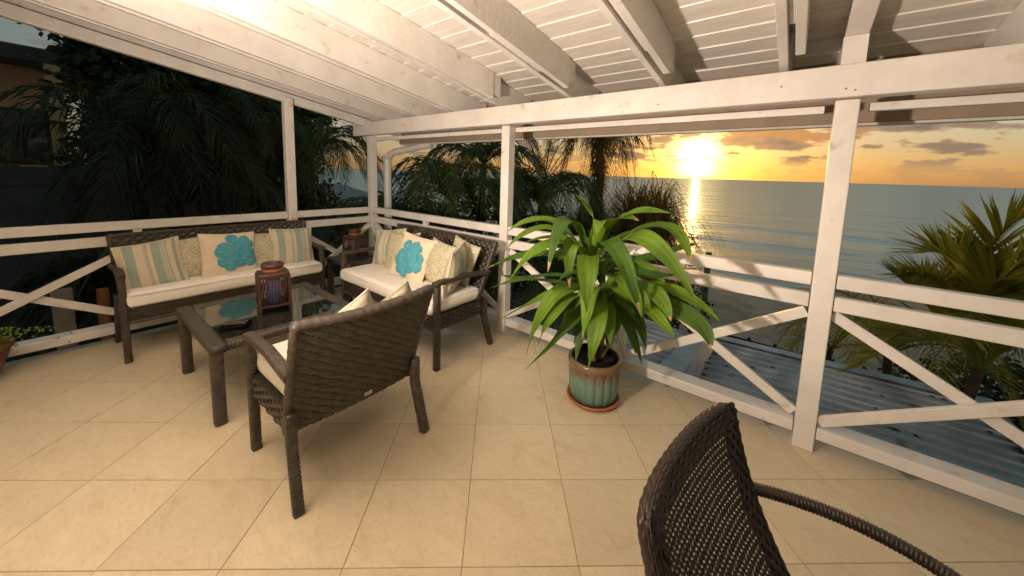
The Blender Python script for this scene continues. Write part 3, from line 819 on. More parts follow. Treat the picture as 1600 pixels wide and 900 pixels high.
sofa1 = seat_set('sofa', 'brown wicker sofa along the left railing, its cushion facing the glass table', 'sofa', (-3.93, 0.985, 0), R(90), 1.52, 0.55, 'brown wicker sofas', 0.70, 'wicker', 0.030, 0.036, 0.40, back_top=0.935, lean=-0.045)
sofa2 = seat_set('sofa', 'brown wicker sofa against the sea-side railing, next to the potted plant', 'sofa', (-2.82, 1.72, 0), R(0), 1.49, 0.62, 'brown wicker sofas', 0.70, 'wicker', 0.026, 0.034, 0.40)
armchair = seat_set('armchair', 'brown wicker armchair seen from behind, two cushions leaning inside', 'armchair', (-2.245, 0.918, 0), R(-90), 0.72, 0.60, None, 0.655, 'wicker_grey', 0.0135, 0.064, 0.315, True, 0.90, bulge=-0.02, amp=0.0030)


# ------------------------------------------------------------------ scatter cushions
def pillow_point(a, b, S_, T_, side):
    """a,b in [-1,1] -> local point of a stuffed square cushion, x across, z up, y = thickness"""
    ea, eb = 1 - a * a, 1 - b * b
    th = T_ * (max(ea, 0) ** 0.55) * (max(eb, 0) ** 0.55)
    pin = 0.07
    x = a * S_ / 2 * (1 - pin * eb * abs(a)); z = b * S_ / 2 * (1 - pin * ea * abs(b))
    wr = 0.004 * math.sin(9 * a + 4 * b) * ea * eb + 0.003 * math.sin(13 * b - 5 * a + 1) * ea * eb
    return Vector((x, side * (th / 2 + wr), z))


def pillow(name, label, loc, yaw, lean, roll, S_, T_, m, flower=False, group=None, fl_rot=0.0):
    n = 16; t = thing(name, label, 'cushion', loc, 0, group)
    t.rotation_euler = (Matrix.Rotation(yaw, 3, 'Z') @ Matrix.Rotation(lean, 3, 'X') @ Matrix.Rotation(roll, 3, 'Y')).to_euler()
    mb = MB()
    for side in (-1, 1):
        rows = []
        for j in range(n + 1):
            row = []
            for i in range(n + 1):
                a, b = -1 + 2 * i / n, -1 + 2 * j / n
                a = math.sin(a * math.pi / 2) * 0.35 + a * 0.65; b = math.sin(b * math.pi / 2) * 0.35 + b * 0.65
                row.append(pillow_point(a, b, S_, T_, side)); mb.uv[len(mb.v) + j * (n + 1) + i] = ((a + 1) / 2, (b + 1) / 2)
            rows.append(row)
        if side > 0: # keep normals outward
            base = len(mb.v); mb.quadgrid(rows); mb.f[-n * n:] = [tuple(reversed(f)) for f in mb.f[-n * n:]]
        else: mb.quadgrid(rows)
    mb.build('cover', m, t, True)
    # corded seam
    mb = MB(); N_ = 14; ring = []
    for (a0, b0, a1, b1) in ((-1, -1, 1, -1), (1, -1, 1, 1), (1, 1, -1, 1), (-1, 1, -1, -1)):
        for i in range(N_): ring.append(pillow_point(lerp(a0, a1, i / N_), lerp(b0, b1, i / N_), S_, T_, 1))
    ring.append(ring[0]); mb.tube(ring, 0.0045, 6, False); mb.build('seam_cord', 'canvas' if m == 'canvas' else m, t, True)
    if flower:
        cx, cy = flower

        def on(a, b, d): 
            a, b = max(-0.985, min(0.985, a)), max(-0.985, min(0.985, b)); return pillow_point(a, b, S_, T_, -1) + Vector((0, -d, 0))
        rnd = random.Random(3)
        for layer, (cnt, rad, wid, lift) in enumerate(((10, 0.84, 0.235, 0.003), (8, 0.50, 0.17, 0.009))):
            for k_ in range(cnt):
                ang = 2 * math.pi * (k_ + 0.5 * layer) / cnt + fl_rot + rnd.uniform(-0.16, 0.16); ln = rad * rnd.uniform(0.78, 1.12); w = wid * rnd.uniform(0.9, 1.15)
                mb = MB(); rows = []
                K = 8
                for i in range(K + 1):
                    f = i / K; r_ = 0.01 + (ln - 0.01) * f
                    ww = w * (0.25 + 0.75 * math.sin(min(1, f * 1.15) * math.pi / 2)) if f < 0.8 else w * math.sqrt(max(0.02, 1 - ((f - 0.8) / 0.205) ** 2))
                    row = []
                    for jx in (-1, -0.5, 0, 0.5, 1):
                        a = cx + r_ * math.cos(ang) - jx * ww * math.sin(ang); b = cy + r_ * math.sin(ang) + jx * ww * math.cos(ang)
                        mb.uv[len(mb.v) + i * 5 + int(jx * 2 + 2)] = (f + k_, (jx + 1) / 2 + k_ * 0.37)
                        row.append(on(a, b, lift + 0.004 * (1 - jx * jx) + 0.006 * (k_ % 2)))
                    rows.append(row)
                mb.quadgrid(rows); mb.build('petal', 'petal', t, True)
        mb = MB()
        for k_ in range(16):
            ang = k_ * 2.4; rr = 0.018 + 0.05 * math.sqrt(k_); p = on(cx + rr * math.cos(ang), cy + rr * math.sin(ang), 0.014)
            mb.tube([p + Vector((0, 0.004, 0)), p], [0.0055, 0.004], 6)
        tag(mb.build('flower_knots', 'petal_dot', t), kind='stuff')
    return t


G1, G2, G3 = 'cushions on the left-hand sofa', 'cushions on the sea-side sofa', 'cushions in the armchair'
# sofa on the left faces +x: local -y must point to +x, so yaw = 90 degrees
for args in (
    ('striped_pillow', 'teal and cream striped cushion at the near end of the left sofa', (-4.13, 0.44, 0.712), R(78), R(-20), R(-9), 0.40, 0.15, 'stripe'),
    ('damask_pillow', 'sage damask cushion between the near striped and the turquoise flower cushions', (-4.17, 0.67, 0.715), R(86), R(-18), R(-6), 0.38, 0.14, 'damask'),
    ('flower_pillow', 'cream cushion with turquoise flower in the middle of the left sofa', (-4.09, 0.95, 0.722), R(90), R(-20), R(3), 0.42, 0.13, 'canvas', (0.24, 0.02)),
    ('damask_pillow', 'sage damask cushion half hidden behind the lantern on the left sofa', (-4.17, 1.24, 0.705), R(90), R(-16), R(4), 0.37, 0.13, 'damask'),
    ('striped_pillow', 'teal and cream striped cushion upright by the post, far end of left sofa', (-4.13, 1.50, 0.715), R(88), R(-18), R(3), 0.40, 0.14, 'stripe')):
    pillow(*args[:9], flower=args[9] if len(args) > 9 else False, group=G1)
for args in (
    ('striped_pillow', 'pale striped cushion in the corner end of the sea-side sofa', (-3.33, 2.13, 0.735), R(12), R(-20), R(-8), 0.40, 0.14, 'stripe'),
    ('damask_pillow', 'sage damask cushion left of the flower cushion on the sea-side sofa', (-3.06, 2.10, 0.735), R(10), R(-20), R(-5), 0.40, 0.14, 'damask'),
    ('flower_pillow', 'cream cushion with turquoise flower in the middle of the sea-side sofa', (-2.74, 2.00, 0.75), R(10), R(-24), R(7), 0.42, 0.13, 'canvas', (0.04, -0.12)),
    ('damask_pillow', 'sage damask cushion tucked right of the flower cushion, sea-side sofa', (-2.47, 2.07, 0.735), R(-8), R(-18), R(5), 0.39, 0.15, 'damask'),
    ('striped_pillow', 'striped cushion on edge by the armrest nearest the potted plant', (-2.19, 2.02, 0.745), R(-58), R(-12), R(6), 0.40, 0.15, 'stripe')):
    pillow(*args[:9], flower=args[9] if len(args) > 9 else False, group=G2, fl_rot=0.3)
pillow('damask_pillow', 'damask cushion behind the others on the sea-side sofa, only its top corner showing', (-2.33, 2.22, 0.75), R(-6), R(-16), R(9), 0.38, 0.12, 'damask', group=G2)
pillow('flower_pillow', 'cream cushion inside the armchair, its plain back to the viewer', (-1.86, 0.93, 0.645), R(-86), R(-22), R(34), 0.42, 0.13, 'canvas', flower=(0.0, 0.0), group=G3)
pillow('damask_pillow', 'damask cushion inside the armchair beside the plain cream one', (-1.86, 1.19, 0.635), R(-92), R(-20), R(33), 0.41, 0.13, 'damask', group=G3)

# ------------------------------------------------------------------ tables
def table(name, label, loc, W, D, H, glass, group=None):
    t = thing(name, label, 'table', loc); lw = 0.062
    for sx in (0, 1):
        for sy in (0, 1):
            x = lw / 2 if sx == 0 else W - lw / 2; y = lw / 2 if sy == 0 else D - lw / 2
            mb = MB(); wrapped(mb, [(x, y, 0), (x, y, H - 0.035)], lw, lw, 0.020, 5, 16, sq=0.95, amp=0.10); mb.build('leg', 'wicker_grey', t, True)
    rw = 0.085
    for (a, b, w) in (((-0.004, rw / 2 - 0.004, H - 0.025), (W + 0.004, rw / 2 - 0.004, H - 0.025), rw), ((-0.004, D - rw / 2 + 0.004, H - 0.025), (W + 0.004, D - rw / 2 + 0.004, H - 0.025), rw),
                      ((rw / 2, rw, H - 0.025), (rw / 2, D - rw, H - 0.025), rw), ((W - rw / 2, rw, H - 0.025), (W - rw / 2, D - rw, H - 0.025), rw)):
        mb = MB(); wrapped(mb, [a, b], rw, 0.05, 0.020, 5, 16, sq=0.97, amp=0.08); mb.build('top_rim', 'wicker_grey', t, True)
    mb = MB(); mb.box((rw - 0.01, rw - 0.01, H - 0.045), (W - rw + 0.01, D - rw + 0.01, H - 0.030)); mb.build('top_board', 'core', t)
    mb = MB(); weave(mb, lambda u, v: (Vector((rw + u, rw + v, H - 0.024)), Vector((0, 0, 1))), W - 2 * rw, D - 2 * rw, 0.013, 0.045, 0.0025)
    tag(mb.build('woven_top', 'wicker_grey', t, True), kind='stuff')
    if glass:
        mb = MB(); mb.box((rw - 0.006, rw - 0.006, H - 0.016), (W - rw + 0.006, D - rw + 0.006, H - 0.008)); mb.build('glass_top', 'glass', t, bevel=0.002)
    return t


table('coffee_table', 'low wicker coffee table with glass top in front of the armchair', (-3.49, 0.48, 0), 0.92, 0.90, 0.50, True)
table('side_table', 'small dark wicker table in the corner between the two sofas', (-4.33, 1.93, 0), 0.50, 0.50, 0.50, False)


# ------------------------------------------------------------------ lanterns and remote
def lantern(label, loc, rz, s=1.0, group='rattan lanterns'):
    t = thing('lantern', label, 'lantern', loc, rz, group)
    w, h = 0.090, 0.245
    for sx in (-1, 1):
        for sy in (-1, 1):
            mb = MB(); mb.box((sx * w - 0.009, sy * w - 0.009, 0), (sx * w + 0.009, sy * w + 0.009, h)); mb.build('corner_post', 'rattan', t, bevel=0.003)
    for z in (0.028, h - 0.012):
        for k_ in range(4):
            m_ = Matrix.Rotation(k_ * math.pi / 2, 4, 'Z'); mb = MB(); mb.box((-w + 0.009, -w - 0.008, z), (w - 0.009, -w + 0.008, z + 0.016), m_); mb.build('frame_rail', 'rattan', t)
    sl = None
    for k_ in range(4):
        for i in range(9):
            if sl is None:
                mb = MB(); mb.tube([(0, 0, 0.044), (0, 0, h - 0.012)], 0.0042, 6); o = mb.build('slat', 'rattan', t, True); sl = o.data
            else:
                o = bpy.data.objects.new('slat', sl); col.objects.link(o); o.parent = t
            a = k_ * math.pi / 2; x = -w + 0.021 + i * (2 * w - 0.042) / 8
            o.location = (x * math.cos(a) + w * math.sin(a), x * math.sin(a) - w * math.cos(a), 0)
    mb = MB(); mb.box((-w + 0.01, -w + 0.01, 0.02), (w - 0.01, w - 0.01, 0.032)); mb.build('floor_board', 'rattan', t)
    mb = MB(); mb.lathe([(0.098, h + 0.004), (0.101, h + 0.006), (0.097, h + 0.016), (0.060, h + 0.022)], 4 * 8, flute=lambda a, z: 1 / max(abs(math.cos(a)), abs(math.sin(a))) ** 0.8); mb.build('lid', 'rattan', t, True)
    mb = MB(); mb.lathe([(0.060, h + 0.020), (0.064, h + 0.022), (0.064, h + 0.045), (0.060, h + 0.047)], 32); mb.build('leather_band', 'leather', t, True)
    mb = MB(); mb.lathe([(0.045, h + 0.03), (0.060, h + 0.046), (0.070, h + 0.05), (0.072, h + 0.07), (0.064, h + 0.083), (0.052, h + 0.083), (0.046, h + 0.07), (0.045, h + 0.03)], 32); mb.build('ring_handle', 'rattan', t, True)
    mb = MB(); mb.lathe([(0.0, 0.034), (0.042, 0.034), (0.045, 0.05), (0.045, 0.20), (0.038, 0.213), (0.0, 0.21)], 24); mb.build('candle_glass', 'candle', t, True)
    t.scale = (s, s, s)
    return t


lantern('red-brown rattan lantern with ring handle standing on the glass coffee table', (-3.035, 0.96, 0.495), R(-12), 1.04)
lantern('red-brown rattan lantern standing in the dark corner on the small side table', (-4.10, 2.17, 0.505), R(20))
rm = thing('remote_control', 'black remote control with two rows of pale buttons lying on the glass table', 'remote control', (-2.845, 0.672, 0.4935), R(55))
mb = MB(); mb.box((-0.075, -0.055, 0), (0.075, 0.055, 0.016)); mb.build('body', 'plastic', rm, bevel=0.005)
mb = MB(); mb.box((-0.068, -0.048, 0.0162), (0.068, 0.048, 0.0185)); mb.build('faceplate', 'plastic', rm, bevel=0.001)
bt = None
for j in range(2):
    for i in range(9):
        if bt is None:
            mb = MB(); mb.tube([(0, 0, 0), (0, 0, 0.004)], 0.0036, 8); o = mb.build('button', 'button', rm, True); bt = o.data
        else:
            o = bpy.data.objects.new('button', bt); col.objects.link(o); o.parent = rm
        o.location = (-0.056 + i * 0.014, -0.012 + j * 0.032, 0.018)

# ------------------------------------------------------------------ potted corn plant
LEAVES = [
((-1.053, 2.2, 1.037), (-1.028, 2.15, 1.26), (-1.154, 2.1, 1.428), 0.075), ((-1.15, 2.2, 1.066), (-1.38, 2.1, 1.236), (-1.647, 2.0, 1.11), 0.075),
((-1.149, 2.2, 1.044), (-1.337, 2.0, 1.188), (-1.577, 1.9, 0.99), 0.08), ((-1.076, 2.15, 1.063), (-1.116, 1.95, 1.268), (-1.141, 1.8, 0.968), 0.085),
((-1.132, 2.2, 1.002), (-1.269, 1.98, 1.092), (-1.484, 1.85, 0.815), 0.08), ((-1.145, 2.2, 0.977), (-1.485, 2.15, 0.97), (-1.892, 2.1, 0.797), 0.055),
((-1.136, 2.2, 0.821), (-1.355, 2.05, 0.844), (-1.739, 1.95, 0.694), 0.06), ((-1.146, 2.25, 0.785), (-1.511, 2.2, 0.751), (-1.861, 2.2, 0.72), 0.06),
((-1.1, 2.2, 0.783), (-1.257, 1.95, 0.737), (-1.583, 1.85, 0.512), 0.085), ((-1.06, 2.15, 0.782), (-1.136, 1.85, 0.785), (-1.243, 1.75, 0.412), 0.09),
((-1.058, 2.15, 0.76), (-1.076, 1.85, 0.759), (-1.16, 1.75, 0.507), 0.085), ((-1.043, 2.15, 0.729), (-1.082, 1.9, 0.561), (-1.295, 1.8, 0.277), 0.075),
((-1.003, 2.1, 1.019), (-0.909, 1.85, 1.052), (-0.848, 1.75, 0.81), 0.085), ((-1.004, 2.1, 0.807), (-0.897, 1.88, 0.859), (-0.881, 1.78, 0.635), 0.08),
((-0.964, 2.1, 0.753), (-0.829, 1.85, 0.759), (-0.822, 1.75, 0.487), 0.085), ((-0.986, 2.15, 1.085), (-0.77, 1.9, 1.155), (-0.58, 1.8, 0.861), 0.085),
((-0.986, 2.2, 1.069), (-0.823, 2.1, 1.305), (-0.523, 2.0, 1.366), 0.065), ((-0.963, 2.2, 1.064), (-0.606, 2.1, 1.283), (-0.404, 2.0, 1.116), 0.075),
((-0.938, 2.2, 1.013), (-0.656, 2.0, 1.215), (-0.337, 1.85, 0.969), 0.075), ((-0.955, 2.25, 0.936), (-0.664, 2.35, 1.064), (-0.453, 2.4, 1.162), 0.055),
((-0.907, 2.2, 0.87), (-0.527, 2.1, 0.929), (-0.252, 2.0, 0.848), 0.075), ((-0.926, 2.2, 0.823), (-0.612, 2.0, 0.933), (-0.455, 1.9, 0.824), 0.075),
((-0.903, 2.2, 0.806), (-0.614, 1.95, 0.851), (-0.416, 1.85, 0.759), 0.08), ((-0.889, 2.2, 0.788), (-0.43, 2.0, 0.85), (-0.267, 1.9, 0.737), 0.085),
((-0.942, 2.25, 0.727), (-0.788, 2.25, 0.714), (-0.654, 2.2, 0.492), 0.08), ((-0.963, 2.15, 1.072), (-0.87, 2.1, 1.281), (-0.688, 2.0, 1.308), 0.07),
((-0.977, 2.1, 1.106), (-0.915, 2.0, 1.281), (-0.911, 1.95, 1.202), 0.07), ((-0.96, 2.2, 1.009), (-0.766, 2.2, 0.961), (-0.511, 2.25, 0.982), 0.065),
((-0.975, 2.15, 0.909), (-0.729, 1.95, 0.963), (-0.588, 1.85, 0.826), 0.075), ((-1.046, 2.2, 0.929), (-1.091, 2.0, 1.124), (-1.071, 1.95, 0.849), 0.075),
((-1.086, 2.25, 0.775), (-1.287, 2.25, 0.705), (-1.506, 2.25, 0.527), 0.07), ((-1.037, 2.25, 0.763), (-0.83, 2.1, 0.663), (-0.876, 2.05, 0.414), 0.07),
((-0.978, 2.25, 0.932), (-0.705, 2.25, 0.984), (-0.565, 2.2, 0.826), 0.07), ((-1.123, 2.25, 0.995), (-1.391, 2.3, 1.079), (-1.722, 2.35, 0.986), 0.065),
((-1.029, 2.25, 1.011), (-0.856, 2.35, 1.154), (-0.643, 2.4, 1.114), 0.065), ((-0.994, 2.1, 0.873), (-1.054, 1.95, 0.955), (-1.17, 1.9, 0.818), 0.07),
((-0.927, 2.1, 0.867), (-0.689, 1.95, 0.916), (-0.563, 1.9, 0.853), 0.075)]
PC_ = Vector((-1.005, 2.235, 0))
pot = thing('flower_pot', 'ribbed teal and brown glazed pot on a terracotta saucer by the railing', 'flower pot', PC_)
pot.scale = (1.2, 1.2, 1.08)
mb = MB(); mb.lathe([(0.0, 0.0), (0.125, 0.0), (0.148, 0.022), (0.152, 0.034), (0.142, 0.034), (0.128, 0.014), (0.0, 0.012)], 40); mb.build('saucer', 'terracotta', pot, True)
fl_ = lambda a, z: 1 + (0.07 * (abs(math.sin(a * 9)) ** 0.5 - 0.7) if 0.03 < z < 0.235 else 0)
mb = MB(); mb.lathe([(0.0, 0.016), (0.108, 0.016), (0.122, 0.03), (0.131, 0.05), (0.137, 0.10), (0.141, 0.16), (0.142, 0.21), (0.139, 0.232), (0.147, 0.245), (0.152, 0.262), (0.150, 0.285), (0.140, 0.292), (0.128, 0.29), (0.125, 0.26), (0.12, 0.20)], 144, flute=fl_); mb.build('pot_body', 'glaze', pot, True)
plant = thing('corn_plant', 'large corn plant with long drooping green leaves in the ribbed pot', 'plant', PC_)
mb = MB(); mb.lathe([(0.0, 0.235), (0.134, 0.25), (0.134, 0.33), (0.142, 0.338), (0.148, 0.335), (0.146, 0.22), (0.12, 0.20)], 40); mb.build('nursery_pot', 'plastic', plant, True)
mb = MB(); rows = []
for j in range(8):
    rows.append([(0.0195 * j * math.cos(k_ * math.pi / 12), 0.0195 * j * math.sin(k_ * math.pi / 12), 0.285 + random.uniform(0, 0.008)) for k_ in range(24)])
mb.quadgrid(rows, True); mb.build('soil', 'soil', plant, True)
for (x, y, zt, dx, dy) in ((-0.035, 0.0, 1.04, -0.05, -0.05), (0.04, 0.02, 1.06, 0.0, -0.07), (0.015, -0.04, 0.80, 0.05, -0.02), (-0.01, 0.03, 0.83, -0.06, -0.03)):
    mb = MB(); P = arc3((x, y, 0.26), (x + dx * 0.3, y + dy * 0.3, 0.26 + (zt - 0.26) * 0.55), (x + dx, y + dy, zt), 14)
    mb.tube(P, [(0.015 - 0.006 * i / 14) * (1.08 if i % 2 else 0.95) for i in range(15)], 8); mb.build('cane', 'cane', plant, True)


def strap_leaf(base, mid, tip, w, rnd):
    mb = MB(); n = 18
    P = arc3(base, mid, tip, n); rows = []
    wav = rnd.uniform(0, 6); hd = (Vector(tip) - Vector(base)); tw0 = -0.5 * hd.x / max(0.05, hd.length) + rnd.uniform(-0.25, 0.25)
    for i, p in enumerate(P):
        f = i / n
        d = (P[min(i + 1, n)] - P[max(i - 1, 0)]).normalized()
        s = d.cross(Vector((0, 0, 1)))
        if s.length < 0.15: s = d.cross(Vector((0.3, -1, 0)))
        s.normalize(); nn = s.cross(d).normalized()
        tw = tw0 * min(1, 0.35 + f) + 0.12 * math.sin(3 * f + wav)
        s, nn = s * math.cos(tw) + nn * math.sin(tw), nn * math.cos(tw) - s * math.sin(tw)
        prof = (0.30 + 0.70 * min(1, f / 0.42) ** 0.8) if f < 0.42 else max(0.0, 1 - ((f - 0.42) / 0.58) ** 2.3)
        if f < 0.42: prof = 0.30 + 0.70 * math.sin(f / 0.42 * math.pi / 2)
        ww = w * 0.55 * prof + 0.0015
        row = []
        for jx in (-1, -0.5, 0, 0.5, 1):
            lift = 0.22 * ww * abs(jx) + 0.006 * math.sin(11 * f + wav + (1.5 if jx > 0 else 0)) * abs(jx) * (f * (1 - f) * 4)
            mb.uv[len(mb.v) + i * 5 + len(row)] = (f, (jx + 1) / 2)
            row.append(p + s * (jx * ww) + nn * lift)
        rows.append(row)
    mb.quadgrid(rows); return mb


rnd = random.Random(11)
for i, (b, m_, t_, w) in enumerate(LEAVES):
    mb = strap_leaf(Vector(b) - PC_, Vector(m_) - PC_, Vector(t_) - PC_, w * rnd.uniform(1.05, 1.3), rnd)
    o = mb.build('leaf', 'leaf_deep' if (i in (5, 6, 7, 11, 24, 27, 30, 31) or i % 4 == 3) else 'leaf', plant, True); o.data.materials.append(M['leaf_dry'])
    if i % 2:
        for f_ in list(o.data.polygons)[-4:]: f_.material_index = 1
# upright young leaves and the bare lower sheaths
for k_ in range(26):
    a = k_ * 2.4; zt = rnd.uniform(0.72, 1.06); b = Vector((rnd.choice((-0.06, 0.03, 0.05)), -0.06, zt - 0.1)); l = rnd.uniform(0.22, 0.36)
    tip = b + Vector((math.cos(a) * l, math.sin(a) * l * 0.8 - 0.02, rnd.uniform(-0.05, 0.16))); mid = b.lerp(tip, 0.5) + Vector((0, 0, 0.10))
    strap_leaf(b, mid, tip, rnd.uniform(0.06, 0.085), rnd).build('leaf', 'leaf_deep' if k_ % 3 else 'leaf', plant, True)

for k_ in range(9):
    a = k_ * 2.399 + 0.6; zb_ = rnd.uniform(0.50, 0.72); l = rnd.uniform(0.20, 0.34); b = Vector((rnd.uniform(-0.05, 0.05), rnd.uniform(-0.05, 0.02), zb_))
    tip = b + Vector((math.cos(a) * l, math.sin(a) * l * 0.8 - 0.05, -rnd.uniform(0.14, 0.30))); mid = b.lerp(tip, 0.5) + Vector((0, 0, 0.12))
    strap_leaf(b, mid, tip, rnd.uniform(0.075, 0.10), rnd).build('leaf', 'leaf_deep' if k_ % 2 else 'leaf', plant, True)

# fern pot at the left edge
fp = thing('fern_pot', 'terracotta bowl of trailing green fern by the left railing', 'potted plant', (-4.27, -0.47, 0))
mb = MB(); mb.lathe([(0.0, 0.0), (0.10, 0.0), (0.115, 0.02), (0.19, 0.24), (0.205, 0.25), (0.205, 0.275), (0.19, 0.275), (0.175, 0.24), (0.0, 0.235)], 36); mb.build('bowl', 'bowl', fp, True)
rnd = random.Random(5)
mb = MB()
for k_ in range(46):
    a = rnd.uniform(-1.2, 2.6); r1 = rnd.uniform(0.18, 0.44) * (1.25 if 0.6 < a < 2.0 else 0.8); a0 = Vector((rnd.uniform(-0.1, 0.1), rnd.uniform(-0.1, 0.1), 0.25))
    tip = Vector((math.cos(a) * r1 * 0.55, math.sin(a) * r1, 0.25 + rnd.uniform(-0.16, 0.08))); P = arc3(a0, a0.lerp(tip, 0.55) + Vector((0, 0, 0.08)), tip, 9)
    for i in range(1, 10):
        d = (P[i] - P[i - 1]).normalized(); s = d.cross(Vector((0, 0, 1))).normalized()
        for sg in (-1, 1):
            l = 0.045 * (1 - i / 12); e = P[i] + s * sg * l + Vector((0, 0, rnd.uniform(-0.012, 0.012))); b0 = len(mb.v)
            mb.v += [tuple(P[i]), tuple(P[i].lerp(e, 0.5) + d * 0.009), tuple(e), tuple(P[i].lerp(e, 0.5) - d * 0.009)]; mb.f.append((b0, b0 + 1, b0 + 2, b0 + 3))
tag(mb.build('fern_fronds', 'fern', fp), kind='stuff')


# ------------------------------------------------------------------ near chair with open weave
nc = thing('dining_chair', 'dark open-weave wicker chair in the near foreground, seen over its back', 'chair', (0, 0, 0))
BH = 0.52


def SN(u, v):
    """u in [0,.58] from the near to the far side, v in [0,BH] upwards"""
    a = u / 0.58 * 2 - 1; f = v / BH
    top_n, top_f = Vector((-0.164, 0.660, 0.90)), Vector((-0.095, 1.195, 0.90))
    lo_n, lo_f = Vector((0.075, 0.63, 0.40)), Vector((0.125, 1.165, 0.40))
    t_ = (a + 1) / 2
    p = lo_n.lerp(lo_f, t_).lerp(top_n.lerp(top_f, t_), f)
    p = p + Vector((-0.034 * (1 - abs(a) ** 2.6) * (0.35 + 0.65 * f), 0, 0.002 * (1 - a * a) * f)) + Vector((-0.03 * math.sin(f * math.pi), 0, 0))
    n = Vector((1, -0.13 - 0.28 * a, 0.42)).normalized()
    return p, n


mb = MB()
BW = 0.58; bd = 0.062
hp = 0.0165; hh = 0.0060; P0 = bd * 0.7; PW = BW - 1.4 * bd
nrow = int((BH - bd * 0.6) / hp)
for r in range(nrow):                           # flat weavers with rows of small openings between them
    v = (r + 0.5) * hp; A, B, C = [], [], []
    for i in range(133):
        u = P0 + PW * i / 132; w = 0.0016 * math.sin(math.pi * (i / 4 + r) * 2)
        for lst, dv, dw in ((A, -hh, -0.0018), (B, 0, 0.0006), (C, hh, -0.0018)):
            p, n = SN(u, v + dv); lst.append(p + n * (w + dw))
    mb.quadgrid([A, B, C])
    vt = (r + 1) * hp
    if r == nrow - 1: break
    for k_ in range(-1, 29):                    # crossings: one broad, one fine, stepped by half a repeat every row
        u0 = P0 + (k_ + 0.5 * (r % 2)) * 0.0165
        for uc, hw in ((u0, 0.0050), (u0 + 0.00825, 0.0009)):
            ua, ub = max(uc - hw, P0), min(uc + hw, P0 + PW)
            if ub - ua < 0.0005: continue
            q_ = []
            for uu, vv in ((ua, vt - hp * 0.3), (ub, vt - hp * 0.3), (ub, vt + hp * 0.3), (ua, vt + hp * 0.3)):
                p, n = SN(uu, vv); q_.append(p - n * 0.001)
            mb.quadgrid([[q_[0], q_[1]], [q_[3], q_[2]]])
tag(mb.build('open_weave_back', 'wicker_dark', nc, True), kind='stuff')
mb = MB()
# dense braided border on the two sides and along the top
weave(mb, lambda u, v: SN(0.004 + v, u), BH, bd, 0.0155, 0.022, 0.0024, 0.003)
weave(mb, lambda u, v: SN(BW - bd + v, u), BH, bd, 0.0155, 0.022, 0.0024, 0.003)
weave(mb, lambda u, v: SN(u, BH - bd + v), BW, bd, 0.0155, 0.022, 0.0024, 0.004)
tag(mb.build('braided_border', 'wicker_dark', nc, True), kind='stuff')
mb = MB()
for (u0, v0, du, dv, U_, V_) in ((0.004, 0, 0, 1, BH, bd), (BW - bd + 0.004, 0, 0, 1, BH, bd), (0, BH - bd, 1, 0, BW, bd)):
    slab(mb, (lambda u, v: SN(v + u0, u)) if dv else (lambda u, v: SN(u, v + v0)), U_, V_ - 0.004, 14, 3, -0.010, -0.002)
mb.build('border_backing', 'core', nc, True)
mb = MB()
for (u0, v0, dv, U_, V_) in ((0.004, 0, 1, BH, bd), (BW - bd, 0, 1, BH, bd), (0, BH - bd, 0, BW, bd)):
    weave(mb, (lambda u, v: (SN(v + u0, BH - u)[0], -SN(v + u0, BH - u)[1])) if dv else (lambda u, v: (SN(BW - u, v + v0)[0], -SN(BW - u, v + v0)[1])), U_, V_, 0.0155, 0.022, 0.0035, 0.012)
tag(mb.build('rear_border', 'wicker_dark', nc, True), kind='stuff')


def braid(mb, pts, rad, turns, n=10):
    """a thick rolled edge of slanting strands"""
    pts = [Vector(p) for p in pts]; ls = [0]
    for a, b in zip(pts, pts[1:]): ls.append(ls[-1] + (b - a).length)
    rows = []; K = int(ls[-1] / 0.0032); U = None; j = 0
    for i in range(K + 1):
        s = ls[-1] * i / K
        while j < len(pts) - 2 and s > ls[j + 1]: j += 1
        t_ = (s - ls[j]) / max(1e-6, ls[j + 1] - ls[j]); p = pts[j].lerp(pts[j + 1], t_); d = (pts[j + 1] - pts[j]).normalized()
        U = (Vector((1, 0, 0.3)) if U is None else U); U = (U - d * U.dot(d)).normalized(); S = d.cross(U); row = []
        for k_ in range(n):
            a = 2 * math.pi * k_ / n; rr = rad * (1 + 0.13 * (abs(math.sin(s / turns * math.pi + a)) - 0.5)); row.append(p + S * (rr * math.cos(a)) + U * (rr * math.sin(a)))
        rows.append(row)
    mb.quadgrid(rows, True)


def smooth_pts(pts, it=3):
    for _ in range(it): pts = [pts[0]] + [(pts[i - 1] + pts[i] * 2 + pts[i + 1]) / 4 for i in range(1, len(pts) - 1)] + [pts[-1]]
    return pts


rim = [SN(0, BH * i / 14)[0] for i in range(15)] + [SN(BW * i / 16, BH)[0] for i in range(1, 17)] + [SN(BW, BH * (14 - i) / 14)[0] for i in range(1, 15)]
rim = smooth_pts(rim, 1); TH = 0.017                # half thickness of the back
ctr_ = sum((p for p in rim), Vector()) / len(rim)
rl_ = [0]
for a, b in zip(rim, rim[1:]): rl_.append(rl_[-1] + (b - a).length)
rnor = [SN(0, BH * i / 14)[1] for i in range(15)] + [SN(BW * i / 16, BH)[1] for i in range(1, 17)] + [SN(BW, BH * (14 - i) / 14)[1] for i in range(1, 15)]


